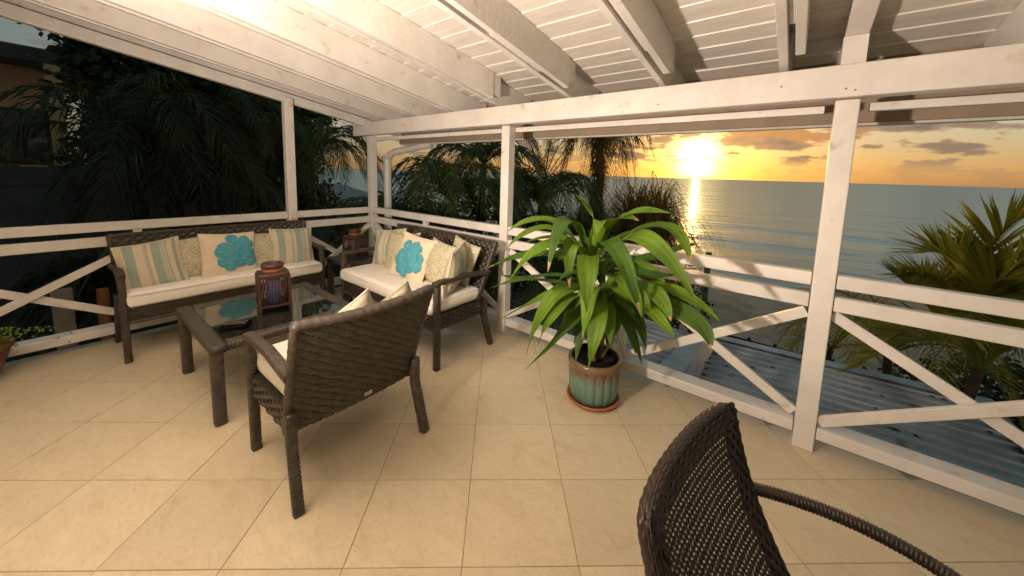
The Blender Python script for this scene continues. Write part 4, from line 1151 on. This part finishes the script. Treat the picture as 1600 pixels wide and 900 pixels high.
def SRIM(u, v):
    """u along the edge, v across its thickness from the front (0) round to the rear"""
    u = min(max(u, 0), rl_[-1] - 1e-5); k_ = 0
    while k_ < len(rl_) - 2 and u > rl_[k_ + 1]: k_ += 1
    t_ = (u - rl_[k_]) / (rl_[k_ + 1] - rl_[k_]); p = rim[k_].lerp(rim[k_ + 1], t_); n = rnor[k_].lerp(rnor[k_ + 1], t_).normalized(); d = (rim[k_ + 1] - rim[k_]).normalized()
    o_ = d.cross(n); o_ = -o_ if o_.dot(p - ctr_) < 0 else o_; o_.normalize()
    a = (v / 0.095 - 0.5) * math.pi * 1.15
    return p - n * (TH * 0.8) + o_ * (0.011 * math.cos(a) - 0.006) - n * (TH * math.sin(a)), (o_ * math.cos(a) - n * math.sin(a)).normalized()


mb = MB(); slab(mb, lambda u, v: SRIM(u, v), rl_[-1], 0.095, 70, 8, -0.006, -0.001); mb.build('edge_core', 'core', nc, True)
mb = MB(); weave(mb, SRIM, rl_[-1], 0.095, 0.0115, 0.0165, 0.0013, 0.001, 4, 0.5); tag(mb.build('braided_edge', 'wicker_dark', nc, True), kind='stuff')
for s, y in ((1, 1.205), (-1, 0.60)):
    arm = arc3((-0.03, y, 0.655), (0.20, y + s * 0.035, 0.665), (0.40, y + s * 0.03, 0.63), 10) + [Vector((0.455, y + s * 0.028, 0.60)), Vector((0.475, y + s * 0.028, 0.54))]
    mb = MB(); wrapped(mb, arm, 0.034, 0.030, 0.0085, 4, 10, amp=0.16, sq=0.3); mb.build('armrest', 'wicker_dark', nc, True)
    mb = MB(); wrapped(mb, [(0.475, y + s * 0.028, 0.55), (0.47, y + s * 0.02, 0.0)], 0.034, 0.034, 0.0085, 3, 8, amp=0.12, sq=0.3); mb.build('leg', 'wicker_dark', nc, True)
    mb = MB(); wrapped(mb, [(0.10, y - s * 0.02, 0.42), (-0.0, y, 0.0)], 0.034, 0.034, 0.0085, 3, 8, amp=0.12, sq=0.3); mb.build('leg', 'wicker_dark', nc, True)
mb = MB(); mb.box((0.09, 0.62, 0.375), (0.49, 1.19, 0.43)); mb.build('seat', 'core', nc, bevel=0.02)
mb = MB(); weave(mb, lambda u, v: (Vector((0.09 + v, 0.62 + u, 0.434)), Vector((0, 0, 1))), 0.57, 0.40, 0.0155, 0.03, 0.0035); tag(mb.build('woven_seat', 'wicker_dark', nc, True), kind='stuff')
OUTDOORS = True

# ================================================================== outside
# ------------------------------------------------------------------ ground, beach, sea
def shore_y(x): return 23.5 + 0.55 * max(0, x + 3) + 0.02 * max(0, x) ** 1.4 + 0.5 * math.sin(x * 0.4) if x > -3 else 23.5 + 0.10 * (-3 - x) + 0.4 * math.sin(x * 0.35)


mb = MB(); rows = []
xs = [-600, -250, -100, -60, -40] + [x for x in range(-30, 31, 1)] + [40, 60, 100, 250, 600]
for x in xs:
    sh = min(shore_y(x), 60); row = [(x, -500, -4.0), (x, -60, -4.0), (x, 0, -4.0), (x, 3, -4.0)]
    for k_ in range(1, 22):
        f = k_ / 21; yy = lerp(3, sh + 2.5, f); z = -4.0 - 0.55 * max(0, (f - 0.72) / 0.28) + (0.06 * math.sin(x * 1.7 + yy) + 0.05 * math.sin(yy * 2.1 - x)) * (1 if f < 0.9 else 0)
        row.append((x, yy, z))
    rows.append(row)
mb.quadgrid(rows); mb.f = [tuple(reversed(f)) for f in mb.f]
g = mb.build('ground', 'sand', smooth=True); tag(g, kind='structure')
mb = MB(); mb.v = [(-30000, 10, -4.35), (30000, 10, -4.35), (30000, 30000, -4.35), (-30000, 30000, -4.35)]; mb.f = [(0, 1, 2, 3)]
tag(mb.build('sea', 'sea'), kind='structure')

# ------------------------------------------------------------------ blue tin roof of the shed below
shed = thing('shed', 'low shed with faded blue ribbed tin roof below the sea-side railing', 'shed', (0.5, 4.6, -4.0))
so = Vector((0.5, 4.6, -4.0))


def tin(x0, x1, y0, y1, zf, name, pitch=0.178, rust=True):
    """ribs run along x: flat pans with raised ribs"""
    pts = []; y = y0
    while y < y1 - 1e-6:
        for dy, dz in ((0, 0), (0.004, 0), (0.100, 0), (0.108, 0.002), (0.116, 0.014), (0.126, 0.027), (0.137, 0.032), (0.148, 0.027), (0.158, 0.014), (0.166, 0.002), (0.174, 0)): 
            if y + dy <= y1: pts.append((y + dy, dz))
        y += pitch
    pts.append((y1, 0)); mb = MB(); nx = 8
    mb.quadgrid([[Vector((lerp(x0, x1, i / nx), yy, zf(lerp(x0, x1, i / nx)) + dz)) - so for yy, dz in pts] for i in range(nx + 1)])
    mb.f = [tuple(reversed(f)) for f in mb.f]
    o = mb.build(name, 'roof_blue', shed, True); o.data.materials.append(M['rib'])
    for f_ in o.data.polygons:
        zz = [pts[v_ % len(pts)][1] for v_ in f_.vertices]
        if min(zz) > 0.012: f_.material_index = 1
    s = o.modifiers.new('thick', 'SOLIDIFY'); s.thickness = 0.004
    return o


zr = lambda x: -0.93 + 0.03 * (x + 0.8)
zl = lambda x: -0.98 - 0.05 * (x + 1.5)
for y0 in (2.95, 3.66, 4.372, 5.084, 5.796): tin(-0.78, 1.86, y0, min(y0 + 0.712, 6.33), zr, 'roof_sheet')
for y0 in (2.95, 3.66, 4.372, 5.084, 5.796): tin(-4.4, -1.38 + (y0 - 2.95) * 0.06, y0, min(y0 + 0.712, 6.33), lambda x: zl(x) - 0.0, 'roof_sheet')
mb = MB(); mb.quadgrid([[Vector(p) - so for p in row] for row in (((-1.42, 2.95, -0.975), (-1.05, 2.95, -1.03), (-0.72, 2.95, -0.955)), ((-1.20, 6.33, -0.985), (-0.98, 6.33, -1.03), (-0.72, 6.33, -0.955)))])
mb.f = [tuple(reversed(f)) for f in mb.f]; o = mb.build('valley_flashing', 'roof_blue', shed)
mb = MB(); mb.quadgrid([[Vector((x, 6.20 + a, zr(x) + b)) - so for a, b in ((0, 0.032), (0.16, 0.040), (0.19, 0.02), (0.19, -0.10))] for x in (-0.85, 0.6, 1.9)]); mb.f = [tuple(reversed(f)) for f in mb.f]; mb.build('edge_capping', 'roof_blue', shed)
mb = MB(); mb.quadgrid([[Vector((1.80 + a, yy, zr(1.85) + b)) - so for a, b in ((0, 0.030), (0.10, 0.038), (0.13, 0.0), (0.13, -0.12))] for yy in (2.95, 4.6, 6.36)]); mb.build('barge_flashing', 'grey_sheet', shed)
rnd = random.Random(9)
mb = MB()
for k_ in range(46):                               # rusted holes and lumps of leaf litter along the laps
    x, yy = (rnd.uniform(-0.6, 1.8), 2.95 + 0.178 * rnd.randint(1, 18) + 0.12)
    if k_ < 14: x = -0.77 + rnd.uniform(0, 0.03); yy = 2.95 + 0.178 * (k_ + 4) + 0.05
    l = rnd.uniform(0.02, 0.06); p = Vector((x, yy, zr(x) + 0.006)) - so; b0 = len(mb.v)
    ring = [p + Vector((l * math.cos(t_) * rnd.uniform(0.6, 1.2), 0.026 * math.sin(t_) * rnd.uniform(0.6, 1.2), 0.004)) for t_ in [i * math.pi / 4 for i in range(8)]]
    mb.v += [tuple(q_) for q_ in ring] + [tuple(p + Vector((0, 0, 0.014)))]; mb.f += [(b0 + i, b0 + (i + 1) % 8, b0 + 8) for i in range(8)]
tag(mb.build('leaf_litter', 'rust', shed), kind='stuff')
for (x0, y0, x1, y1) in ((-4.3, 3.1, 1.75, 3.18), (-4.3, 6.1, 1.75, 6.18), (1.67, 3.19, 1.75, 6.09), (-4.3, 3.19, -4.22, 6.09)):
    mb = MB(); mb.box(Vector((x0, y0, -4.05)) - so, Vector((x1, y1, -1.12)) - so); mb.build('wall', 'dark_wood', shed)

# low dark timber fence between the shed and the beach
bf = thing('beach_fence', 'low dark timber fence between the blue shed roof and the beach', 'fence', (-1.4, 12.5, -4.0))
for i in range(8):
    mb = MB(); mb.box((i * 0.62 - 0.04, -0.04, 0), (i * 0.62 + 0.04, 0.04, 0.9)); mb.build('post', 'dark_wood', bf)
for z in (0.35, 0.75):
    mb = MB(); mb.box((-0.1, -0.075, z), (4.5, -0.042, z + 0.10)); mb.build('rail', 'dark_wood', bf)
bp = thing('post', 'thin grey post standing in the beach bushes beyond the shed', 'post', (-2.35, 14.3, -4.05))
mb = MB(); mb.tube([(0, 0, 0), (0, 0, 3.0)], 0.10, 8); mb.build('shaft', 'concrete', bp)


# ------------------------------------------------------------------ palms
def frond_mesh(base, mid, tip, leaf_len, nleaf, droop, rnd, name='frond', width=0.022, vfold=0.5, fan=0.9):
    """a feather frond: a rachis with leaflets in two rows"""
    mb = MB(); n = 14; P = arc3(base, mid, tip, n)
    mb.tube(P, [0.016 * (1 - 0.85 * i / n) + 0.002 for i in range(n + 1)], 4, False)
    for k_ in range(nleaf):
        f = 0.10 + 0.90 * (k_ + rnd.uniform(-0.3, 0.3)) / nleaf; f = min(max(f, 0.05), 1.0); x = f * n; i = min(int(x), n - 1); p = P[i].lerp(P[i + 1], x - i)
        d = (P[i + 1] - P[i]).normalized(); s = d.cross(Vector((0, 0, 1)))
        if s.length < 0.05: s = Vector((1, 0, 0))
        s.normalize(); u = s.cross(d)
        L_ = leaf_len * (0.45 + 0.55 * math.sin(min(1, f * 1.4) * math.pi / 2)) * (1 - 0.55 * max(0, (f - 0.6) / 0.4)) * rnd.uniform(0.85, 1.1)
        for sg in (-1, 1):
            ang = fan * (1 - 0.45 * f) + rnd.uniform(-0.08, 0.08)
            dirv = (d * math.cos(ang) + s * sg * math.sin(ang) + u * vfold * rnd.uniform(0.6, 1.2) * math.sin(ang)).normalized()
            q = p + dirv * L_ * 0.5; e = p + dirv * L_ + Vector((0, 0, -droop * L_ * rnd.uniform(0.5, 1.2))); q = q + Vector((0, 0, -droop * L_ * 0.22))
            wv = (d * 0.8 + Vector((0, 0, 0.35)) * rnd.uniform(-1, 1)).normalized() * width * (0.8 + 0.4 * rnd.random()); b0 = len(mb.v)
            mb.v += [tuple(p - wv * 0.4), tuple(p + wv * 0.4), tuple(q - wv * 0.5), tuple(q + wv * 0.5), tuple(e)]
            mb.f += [(b0, b0 + 1, b0 + 3, b0 + 2), (b0 + 2, b0 + 3, b0 + 4)]
    return mb


def palm(label, base, top, specs, mat_name, rnd, trunk_r=0.10, leaf=0.45, nleaf=34, droop=0.5, group='palm trees around the porch', width=0.022, name='palm_tree', vfold=0.5, dry=0, trunk_mat='bark'):
    """specs: list of (azimuth, reach, rise, drop) for each frond, or (mid, tip) points in world space"""
    base, top = Vector(base), Vector(top); t = thing(name, label, 'palm tree', base, 0, group)
    mb = MB(); bend = Vector((rnd.uniform(-0.15, 0.15), rnd.uniform(-0.15, 0.15), 0)); P = arc3((0, 0, 0), (top - base) * 0.5 + bend, top - base, 16)
    mb.tube(P, [trunk_r * (1.15 - 0.35 * i / 16) * (1.05 if i % 2 else 0.97) for i in range(17)], 10); mb.build('trunk', trunk_mat, t, True)
    for i, sp_ in enumerate(specs):
        if len(sp_) == 2: m_, e = Vector(sp_[0]) - base, Vector(sp_[1]) - base
        else:
            az, reach, rise, drop = sp_; h = Vector((math.cos(az), math.sin(az), 0)); m_ = (top - base) + h * reach * 0.55 + Vector((0, 0, rise)); e = (top - base) + h * reach + Vector((0, 0, drop))
        mt = 'frond_dry' if i >= len(specs) - dry else mat_name
        frond_mesh(top - base, m_, e, leaf * rnd.uniform(0.9, 1.1), nleaf, droop, rnd, width=width, vfold=vfold).build('frond', mt, t)
    return t


def crown_specs(rnd, n, reach, rise=0.5, drop=-0.5, a0=0.0, span=2 * math.pi):
    return [(a0 + span * i / n + rnd.uniform(-0.15, 0.15), reach * rnd.uniform(0.8, 1.15), rise * rnd.uniform(0.5, 1.5), drop * rnd.uniform(0.3, 1.8)) for i in range(n)]


rnd = random.Random(21)
# golden cane palm on the right, close to the railing
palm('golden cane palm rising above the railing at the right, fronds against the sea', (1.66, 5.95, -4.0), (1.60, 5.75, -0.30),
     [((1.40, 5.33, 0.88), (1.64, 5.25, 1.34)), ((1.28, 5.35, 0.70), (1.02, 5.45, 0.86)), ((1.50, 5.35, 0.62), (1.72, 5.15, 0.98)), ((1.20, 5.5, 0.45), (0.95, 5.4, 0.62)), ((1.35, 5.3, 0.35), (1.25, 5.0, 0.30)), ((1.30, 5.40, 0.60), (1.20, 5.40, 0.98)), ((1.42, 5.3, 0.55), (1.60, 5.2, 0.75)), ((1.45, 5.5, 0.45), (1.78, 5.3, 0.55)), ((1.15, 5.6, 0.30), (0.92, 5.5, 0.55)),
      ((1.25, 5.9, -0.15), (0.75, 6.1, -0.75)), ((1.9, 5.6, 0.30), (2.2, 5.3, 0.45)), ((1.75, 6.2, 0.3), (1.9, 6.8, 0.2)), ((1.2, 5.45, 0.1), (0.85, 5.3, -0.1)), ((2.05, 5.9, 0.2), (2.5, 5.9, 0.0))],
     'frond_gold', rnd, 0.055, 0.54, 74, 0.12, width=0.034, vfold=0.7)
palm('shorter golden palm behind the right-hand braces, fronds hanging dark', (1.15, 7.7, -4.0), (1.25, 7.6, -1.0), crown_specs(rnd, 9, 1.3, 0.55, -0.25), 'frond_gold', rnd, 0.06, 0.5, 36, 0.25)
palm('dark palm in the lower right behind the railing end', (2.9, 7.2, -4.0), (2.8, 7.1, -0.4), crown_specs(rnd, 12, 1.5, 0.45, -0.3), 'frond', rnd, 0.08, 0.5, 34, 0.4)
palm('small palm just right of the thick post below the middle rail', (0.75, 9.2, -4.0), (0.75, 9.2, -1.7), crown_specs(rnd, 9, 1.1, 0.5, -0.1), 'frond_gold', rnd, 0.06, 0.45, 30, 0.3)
# silhouettes against the sun
palm('tall palm with a shaggy brown skirt silhouetted left of the sun', (-5.14, 10.84, -4.0), (-5.18, 10.82, 3.4),
     crown_specs(rnd, 14, 1.9, 0.3, -1.0) + crown_specs(rnd, 18, 1.3, -0.2, -1.6), 'frond', rnd, 0.13, 0.6, 40, 0.95, dry=18, width=0.04)
sk = [o for o in bpy.data.objects if o.get('label', '').startswith('tall palm with a shaggy')][0]
mb = MB()
for k_ in range(1500):
    a = rnd.uniform(0, 6.28); z0 = rnd.uniform(3.4, 7.4); r0 = 0.15 + 0.05 * max(0, z0 - 5.2); p = Vector((r0 * math.cos(a), r0 * math.sin(a), z0)); l = rnd.uniform(0.3, 0.75)
    ot = rnd.uniform(0.05, 0.25) + (0.45 * rnd.random() if z0 > 5.0 and rnd.random() < 0.5 else 0); e = p + Vector((math.cos(a) * ot, math.sin(a) * ot, -l * rnd.uniform(0.2, 1.0))); s = Vector((-math.sin(a), math.cos(a), 0)) * 0.02; b0 = len(mb.v)
    mb.v += [tuple(p - s), tuple(p + s), tuple(e)]; mb.f.append((b0, b0 + 1, b0 + 2))
tag(mb.build('dead_frond_skirt', 'frond_dry', sk), kind='stuff')
palm('slim palm with upright fronds in front of the orange sky', (-6.4, 9.6, -4.0), (-6.35, 9.6, 1.35), crown_specs(rnd, 10, 1.2, 0.9, 0.9), 'frond', rnd, 0.07, 0.35, 30, 0.3)


def spiky(label, base, centre, rad, n, rnd, mat_name, name='pandanus'):
    """a ball of long arching blades on a short stem"""
    base, centre = Vector(base), Vector(centre); t = thing(name, label, 'plant', base)
    mb = MB(); mb.tube([(0, 0, 0), tuple((centre - base) * 0.5), tuple(centre - base)], 0.12, 8); mb.build('trunk', 'bark', t, True)
    c = centre - base; mb = MB()
    for k_ in range(n):
        z = rnd.uniform(-0.55, 1); a = rnd.uniform(0, 6.283); r_ = math.sqrt(1 - z * z) if abs(z) < 1 else 0; d = Vector((r_ * math.cos(a), r_ * math.sin(a), z)); L_ = rad * rnd.uniform(0.75, 1.15); o_ = c + Vector((rnd.uniform(-1, 1), rnd.uniform(-1, 1), rnd.uniform(-1, 1))) * rad * 0.28
        P = arc3(o_, o_ + d * L_ * 0.6 + Vector((0, 0, 0.10 * L_)), o_ + d * L_ * 0.95 + Vector((0, 0, -0.65 * L_)), 4); s = d.cross(Vector((0, 0, 1))); s = (s.normalized() if s.length > 0.01 else Vector((1, 0, 0)))
        rows = [[p - s * 0.016 * (1 - i / 4.05), p + s * 0.016 * (1 - i / 4.05)] for i, p in enumerate(P)]; mb.quadgrid(rows)
    tag(mb.build('blades', mat_name, t), kind='stuff'); return t


spiky('bushy spiky plant silhouetted low beneath the sun by the sea', (-3.2, 9.4, -4.0), (-3.15, 9.5, -0.05), 1.75, 1700, rnd, 'frond_dry')
spiky('round spiky plant left of the shaggy palm trunk', (-4.4, 8.6, -4.0), (-4.3, 8.6, -0.1), 1.1, 800, rnd, 'frond')
# palms right behind the sea-side sofa
for lab, b, tp, n_, rc, mt in (
    ('green palm with arching fronds behind the railing, between the corner and middle posts', (-5.6, 5.1, -4.0), (-5.55, 5.0, 0.9), 15, 1.7, 'frond'),
    ('tall palm whose fronds hang in front of the orange sky near the middle post', (-6.4, 6.9, -4.0), (-6.35, 6.8, 1.75), 14, 1.7, 'frond'),
    ('low palm crowding the downpipe behind the corner', (-5.75, 3.9, -4.0), (-5.7, 3.85, 0.25), 13, 1.2, 'frond'),
    ('broad palm right of the middle post, behind the tall leaf of the pot plant', (-5.0, 7.4, -4.0), (-4.95, 7.4, 0.75), 15, 1.5, 'frond'),
    ('young palm low behind the railing left of the potted plant', (-3.6, 5.6, -4.0), (-3.6, 5.6, -0.6), 13, 1.4, 'frond'),
    ('drooping palm left of the corner post, tip bending over the sea', (-9.6, 4.0, -4.0), (-9.4, 3.9, 1.75), 16, 1.9, 'frond'),
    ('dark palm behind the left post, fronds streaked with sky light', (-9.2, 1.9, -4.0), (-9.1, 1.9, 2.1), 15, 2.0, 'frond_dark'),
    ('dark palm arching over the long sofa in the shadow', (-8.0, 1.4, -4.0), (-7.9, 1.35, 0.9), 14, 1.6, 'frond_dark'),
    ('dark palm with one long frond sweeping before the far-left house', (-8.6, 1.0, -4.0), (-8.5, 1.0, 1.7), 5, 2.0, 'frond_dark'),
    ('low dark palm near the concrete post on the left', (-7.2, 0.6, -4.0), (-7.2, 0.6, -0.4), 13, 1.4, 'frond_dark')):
    palm(lab, b, tp, crown_specs(rnd, n_ + 9, rc, 0.6, -0.6), mt, rnd, 0.11, 0.55, 44, 0.75, width=0.032)


# ------------------------------------------------------------------ broadleaf trees and bushes
def leafy(label, base, blobs, n, size, rnd, cat='tree', name='tree', trunk_r=0.2, m='bush', group='dark trees beyond the railing'):
    base = Vector(base); t = thing(name, label, cat, base, 0, group)
    top = Vector((sum(b[0] for b in blobs) / len(blobs), sum(b[1] for b in blobs) / len(blobs), sum(b[2] for b in blobs) / len(blobs))) - base
    mb = MB(); mb.tube([(0, 0, 0), tuple(top * 0.45 + Vector((0.1, 0.05, 0))), tuple(top * 0.8)], [trunk_r, trunk_r * 0.75, trunk_r * 0.4], 8)
    for b in blobs: mb.tube([tuple(top * 0.55), tuple((Vector(b[:3]) - base) * 0.8 + top * 0.15), tuple(Vector(b[:3]) - base)], [trunk_r * 0.45, trunk_r * 0.25, 0.02], 5)
    mb.build('trunk', 'bark', t, True)
    mb = MB(); tot = sum(b[3] ** 2 for b in blobs)
    for b in blobs:
        c = Vector(b[:3]) - base; k = max(8, int(n * b[3] ** 2 / tot)); twigs = []
        for _ in range(max(5, k // 22)):
            d = Vector((rnd.gauss(0, 1), rnd.gauss(0, 1), rnd.gauss(0, 0.8))).normalized(); twigs.append((c + d * b[3] * rnd.uniform(0.35, 1.05), d))
        for _ in range(k):
            p, d = rnd.choice(twigs); p = p + Vector((rnd.gauss(0, 1), rnd.gauss(0, 1), rnd.gauss(0, 0.7))) * b[3] * 0.14
            a = Vector((rnd.gauss(0, 1), rnd.gauss(0, 1), rnd.gauss(0, 0.6)) ).normalized() * size * rnd.uniform(0.6, 1.3); s = a.cross(Vector((rnd.gauss(0, 1), rnd.gauss(0, 1), 1))).normalized() * size * 0.32; b0 = len(mb.v)
            mb.v += [tuple(p), tuple(p + a * 0.5 + s), tuple(p + a), tuple(p + a * 0.5 - s)]; mb.f.append((b0, b0 + 1, b0 + 2, b0 + 3))
    tag(mb.build('crown', m, t), kind='stuff'); return t


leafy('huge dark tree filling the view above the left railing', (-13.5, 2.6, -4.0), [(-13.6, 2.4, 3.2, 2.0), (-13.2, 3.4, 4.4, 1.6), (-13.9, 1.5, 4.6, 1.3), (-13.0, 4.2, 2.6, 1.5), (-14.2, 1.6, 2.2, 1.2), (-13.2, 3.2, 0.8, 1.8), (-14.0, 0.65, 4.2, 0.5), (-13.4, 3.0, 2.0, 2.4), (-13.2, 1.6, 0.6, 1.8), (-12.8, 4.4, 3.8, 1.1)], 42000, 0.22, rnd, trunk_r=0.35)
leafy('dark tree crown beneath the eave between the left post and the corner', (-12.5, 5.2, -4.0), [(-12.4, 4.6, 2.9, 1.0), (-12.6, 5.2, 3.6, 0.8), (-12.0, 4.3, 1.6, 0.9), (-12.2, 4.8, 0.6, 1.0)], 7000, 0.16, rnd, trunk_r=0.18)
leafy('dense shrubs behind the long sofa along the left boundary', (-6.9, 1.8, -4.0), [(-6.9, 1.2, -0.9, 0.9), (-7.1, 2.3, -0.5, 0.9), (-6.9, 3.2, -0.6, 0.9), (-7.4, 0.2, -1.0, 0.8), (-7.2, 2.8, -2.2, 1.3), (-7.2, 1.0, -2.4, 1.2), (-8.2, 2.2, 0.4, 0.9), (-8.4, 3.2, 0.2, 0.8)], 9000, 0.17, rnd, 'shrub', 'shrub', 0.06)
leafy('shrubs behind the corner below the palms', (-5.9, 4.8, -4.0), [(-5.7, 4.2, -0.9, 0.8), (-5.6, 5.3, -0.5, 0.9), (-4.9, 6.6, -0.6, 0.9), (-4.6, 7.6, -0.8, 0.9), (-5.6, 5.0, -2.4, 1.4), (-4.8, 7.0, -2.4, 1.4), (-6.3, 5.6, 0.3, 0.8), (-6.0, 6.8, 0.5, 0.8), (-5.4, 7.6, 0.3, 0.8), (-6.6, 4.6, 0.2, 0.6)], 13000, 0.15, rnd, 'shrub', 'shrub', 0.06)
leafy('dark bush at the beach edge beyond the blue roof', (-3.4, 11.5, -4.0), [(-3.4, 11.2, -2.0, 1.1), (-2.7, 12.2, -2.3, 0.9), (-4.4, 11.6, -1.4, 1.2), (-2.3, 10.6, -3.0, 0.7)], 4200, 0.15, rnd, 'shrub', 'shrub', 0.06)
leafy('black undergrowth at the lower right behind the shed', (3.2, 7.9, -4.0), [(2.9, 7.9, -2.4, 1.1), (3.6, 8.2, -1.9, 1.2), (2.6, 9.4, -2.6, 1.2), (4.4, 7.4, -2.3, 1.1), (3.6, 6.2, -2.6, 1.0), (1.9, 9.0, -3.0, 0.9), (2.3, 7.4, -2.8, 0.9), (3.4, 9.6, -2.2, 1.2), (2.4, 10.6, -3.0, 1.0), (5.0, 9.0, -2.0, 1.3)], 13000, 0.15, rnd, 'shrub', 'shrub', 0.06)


def big_leaf_plant(label, base, top, n, rnd, L_=0.9):
    base, top = Vector(base), Vector(top); t = thing('banana_plant', label, 'plant', base, 0, 'broad-leaved plants')
    mb = MB(); mb.tube([(0, 0, 0), tuple((top - base))], [0.09, 0.05], 8); mb.build('stem', 'bark', t, True)
    for k_ in range(n):
        a = 6.283 * k_ / n + rnd.uniform(-0.2, 0.2); h = Vector((math.cos(a), math.sin(a), 0)); l = L_ * rnd.uniform(0.8, 1.2)
        strap_leaf(top - base, (top - base) + h * l * 0.5 + Vector((0, 0, 0.45 * l)), (top - base) + h * l + Vector((0, 0, rnd.uniform(-0.2, 0.25) * l)), 0.30, rnd).build('leaf', 'bush', t, True)
    return t


big_leaf_plant('broad-leaved plant with paddle leaves behind the sofa, left of the post', (-6.1, 1.0, -4.0), (-6.1, 1.0, 0.25), 8, rnd)
big_leaf_plant('broad-leaved plant seen between left post and corner post above the rail', (-6.4, 2.6, -4.0), (-6.4, 2.6, 0.3), 7, rnd, 0.7)

# ------------------------------------------------------------------ neighbours on the left
hs = thing('house', 'two-storey neighbouring house with dark roof and pale columns on the far left', 'house', (-19.5, -2.0, -2.9))
ho = Vector((-19.5, -2.0, -4.0))
q = MB(); q.box((-3, -6, 0), (1.6, 2.3, 7.1)); q.build('wall', 'stucco', hs)
q = MB(); q.v = [(-4, -7, 7.1), (2.9, -7, 7.1), (2.9, 3.2, 7.1), (-4, 3.2, 7.1), (-1.2, -7, 8.25), (-1.2, 0.4, 8.25), (-4, -7, 7.45), (2.9, -7, 7.45), (2.9, 3.2, 7.45), (-4, 3.2, 7.45)]
q.f = [(3, 2, 1, 0), (0, 1, 7, 6), (1, 2, 8, 7), (2, 3, 9, 8), (3, 0, 6, 9), (7, 8, 5, 4), (8, 9, 5), (9, 6, 4, 5), (6, 7, 4)]; q.build('roof', 'dark_roof', hs)
q = MB(); q.box((1.62, -6, 3.2), (3.0, 2.3, 3.5)); q.build('balcony', 'concrete', hs)
for y in (-3.4, -1.0, 2.0):
    q = MB(); q.box((2.6, y, 3.52), (2.9, y + 0.3, 7.08)); q.build('column', 'stucco', hs)
for y in (-2.9, -0.6, 1.0):
    w_ = MB(); w_.box((1.602, y, 4.3), (1.66, y + 1.0, 5.9)); fr = w_.build('window', 'dark_wood', hs)
    w_ = MB(); w_.box((1.662, y + 0.08, 4.38), (1.68, y + 0.46, 5.82)); w_.build('pane', 'window', fr)
    w_ = MB(); w_.box((1.662, y + 0.54, 4.38), (1.68, y + 0.92, 5.82)); w_.build('pane', 'window', fr)
fe = thing('boundary_fence', 'dark blue-grey boarded fence below the railing at the left', 'fence', (-8.3, -0.7, -4.0))
for i in range(14):
    q = MB(); q.box((-0.02, -2.0 + i * 0.24, 0), (0.02, -2.0 + i * 0.24 + 0.2385, 5.45 + 0.02 * (i % 2))); q.build('board', 'fence', fe)
for z in (4.3, 5.2):
    q = MB(); q.box((0.022, -2.0, z), (0.07, 1.36, z + 0.09)); q.build('rail', 'fence', fe)
fpst = thing('concrete_post', 'pale concrete post low beyond the left railing', 'post', (-5.65, -0.05, -4.0))
q = MB(); q.box((-0.07, -0.07, 0), (0.07, 0.07, 4.27)); q.build('shaft', 'concrete', fpst, bevel=0.01)
stc = thing('wooden_post', 'thin orange-brown timber post next to the pale concrete post', 'post', (-5.72, 0.22, -4.0))
q = MB(); q.tube([(0, 0, 0), (0, 0, 4.2)], 0.05, 8); q.build('shaft', 'terracotta', stc)
gs = thing('outbuilding', 'flat grey-roofed outbuilding seen between left post and corner post', 'building', (-14.5, 6.4, -4.0))
q = MB(); q.box((-2.5, -2.6, 0), (1.4, 1.6, 4.2)); q.build('wall', 'concrete', gs)
q = MB(); q.v = [(1.9, -3.0, 4.25), (1.9, 2.0, 4.25), (-2.8, 2.0, 4.75), (-2.8, -3.0, 4.75), (1.9, -3.0, 4.33), (1.9, 2.0, 4.33), (-2.8, 2.0, 4.83), (-2.8, -3.0, 4.83)]
q.f = [(3, 2, 1, 0), (4, 5, 6, 7), (0, 1, 5, 4), (1, 2, 6, 5), (2, 3, 7, 6), (3, 0, 4, 7)]; q.build('roof', 'grey_sheet', gs)
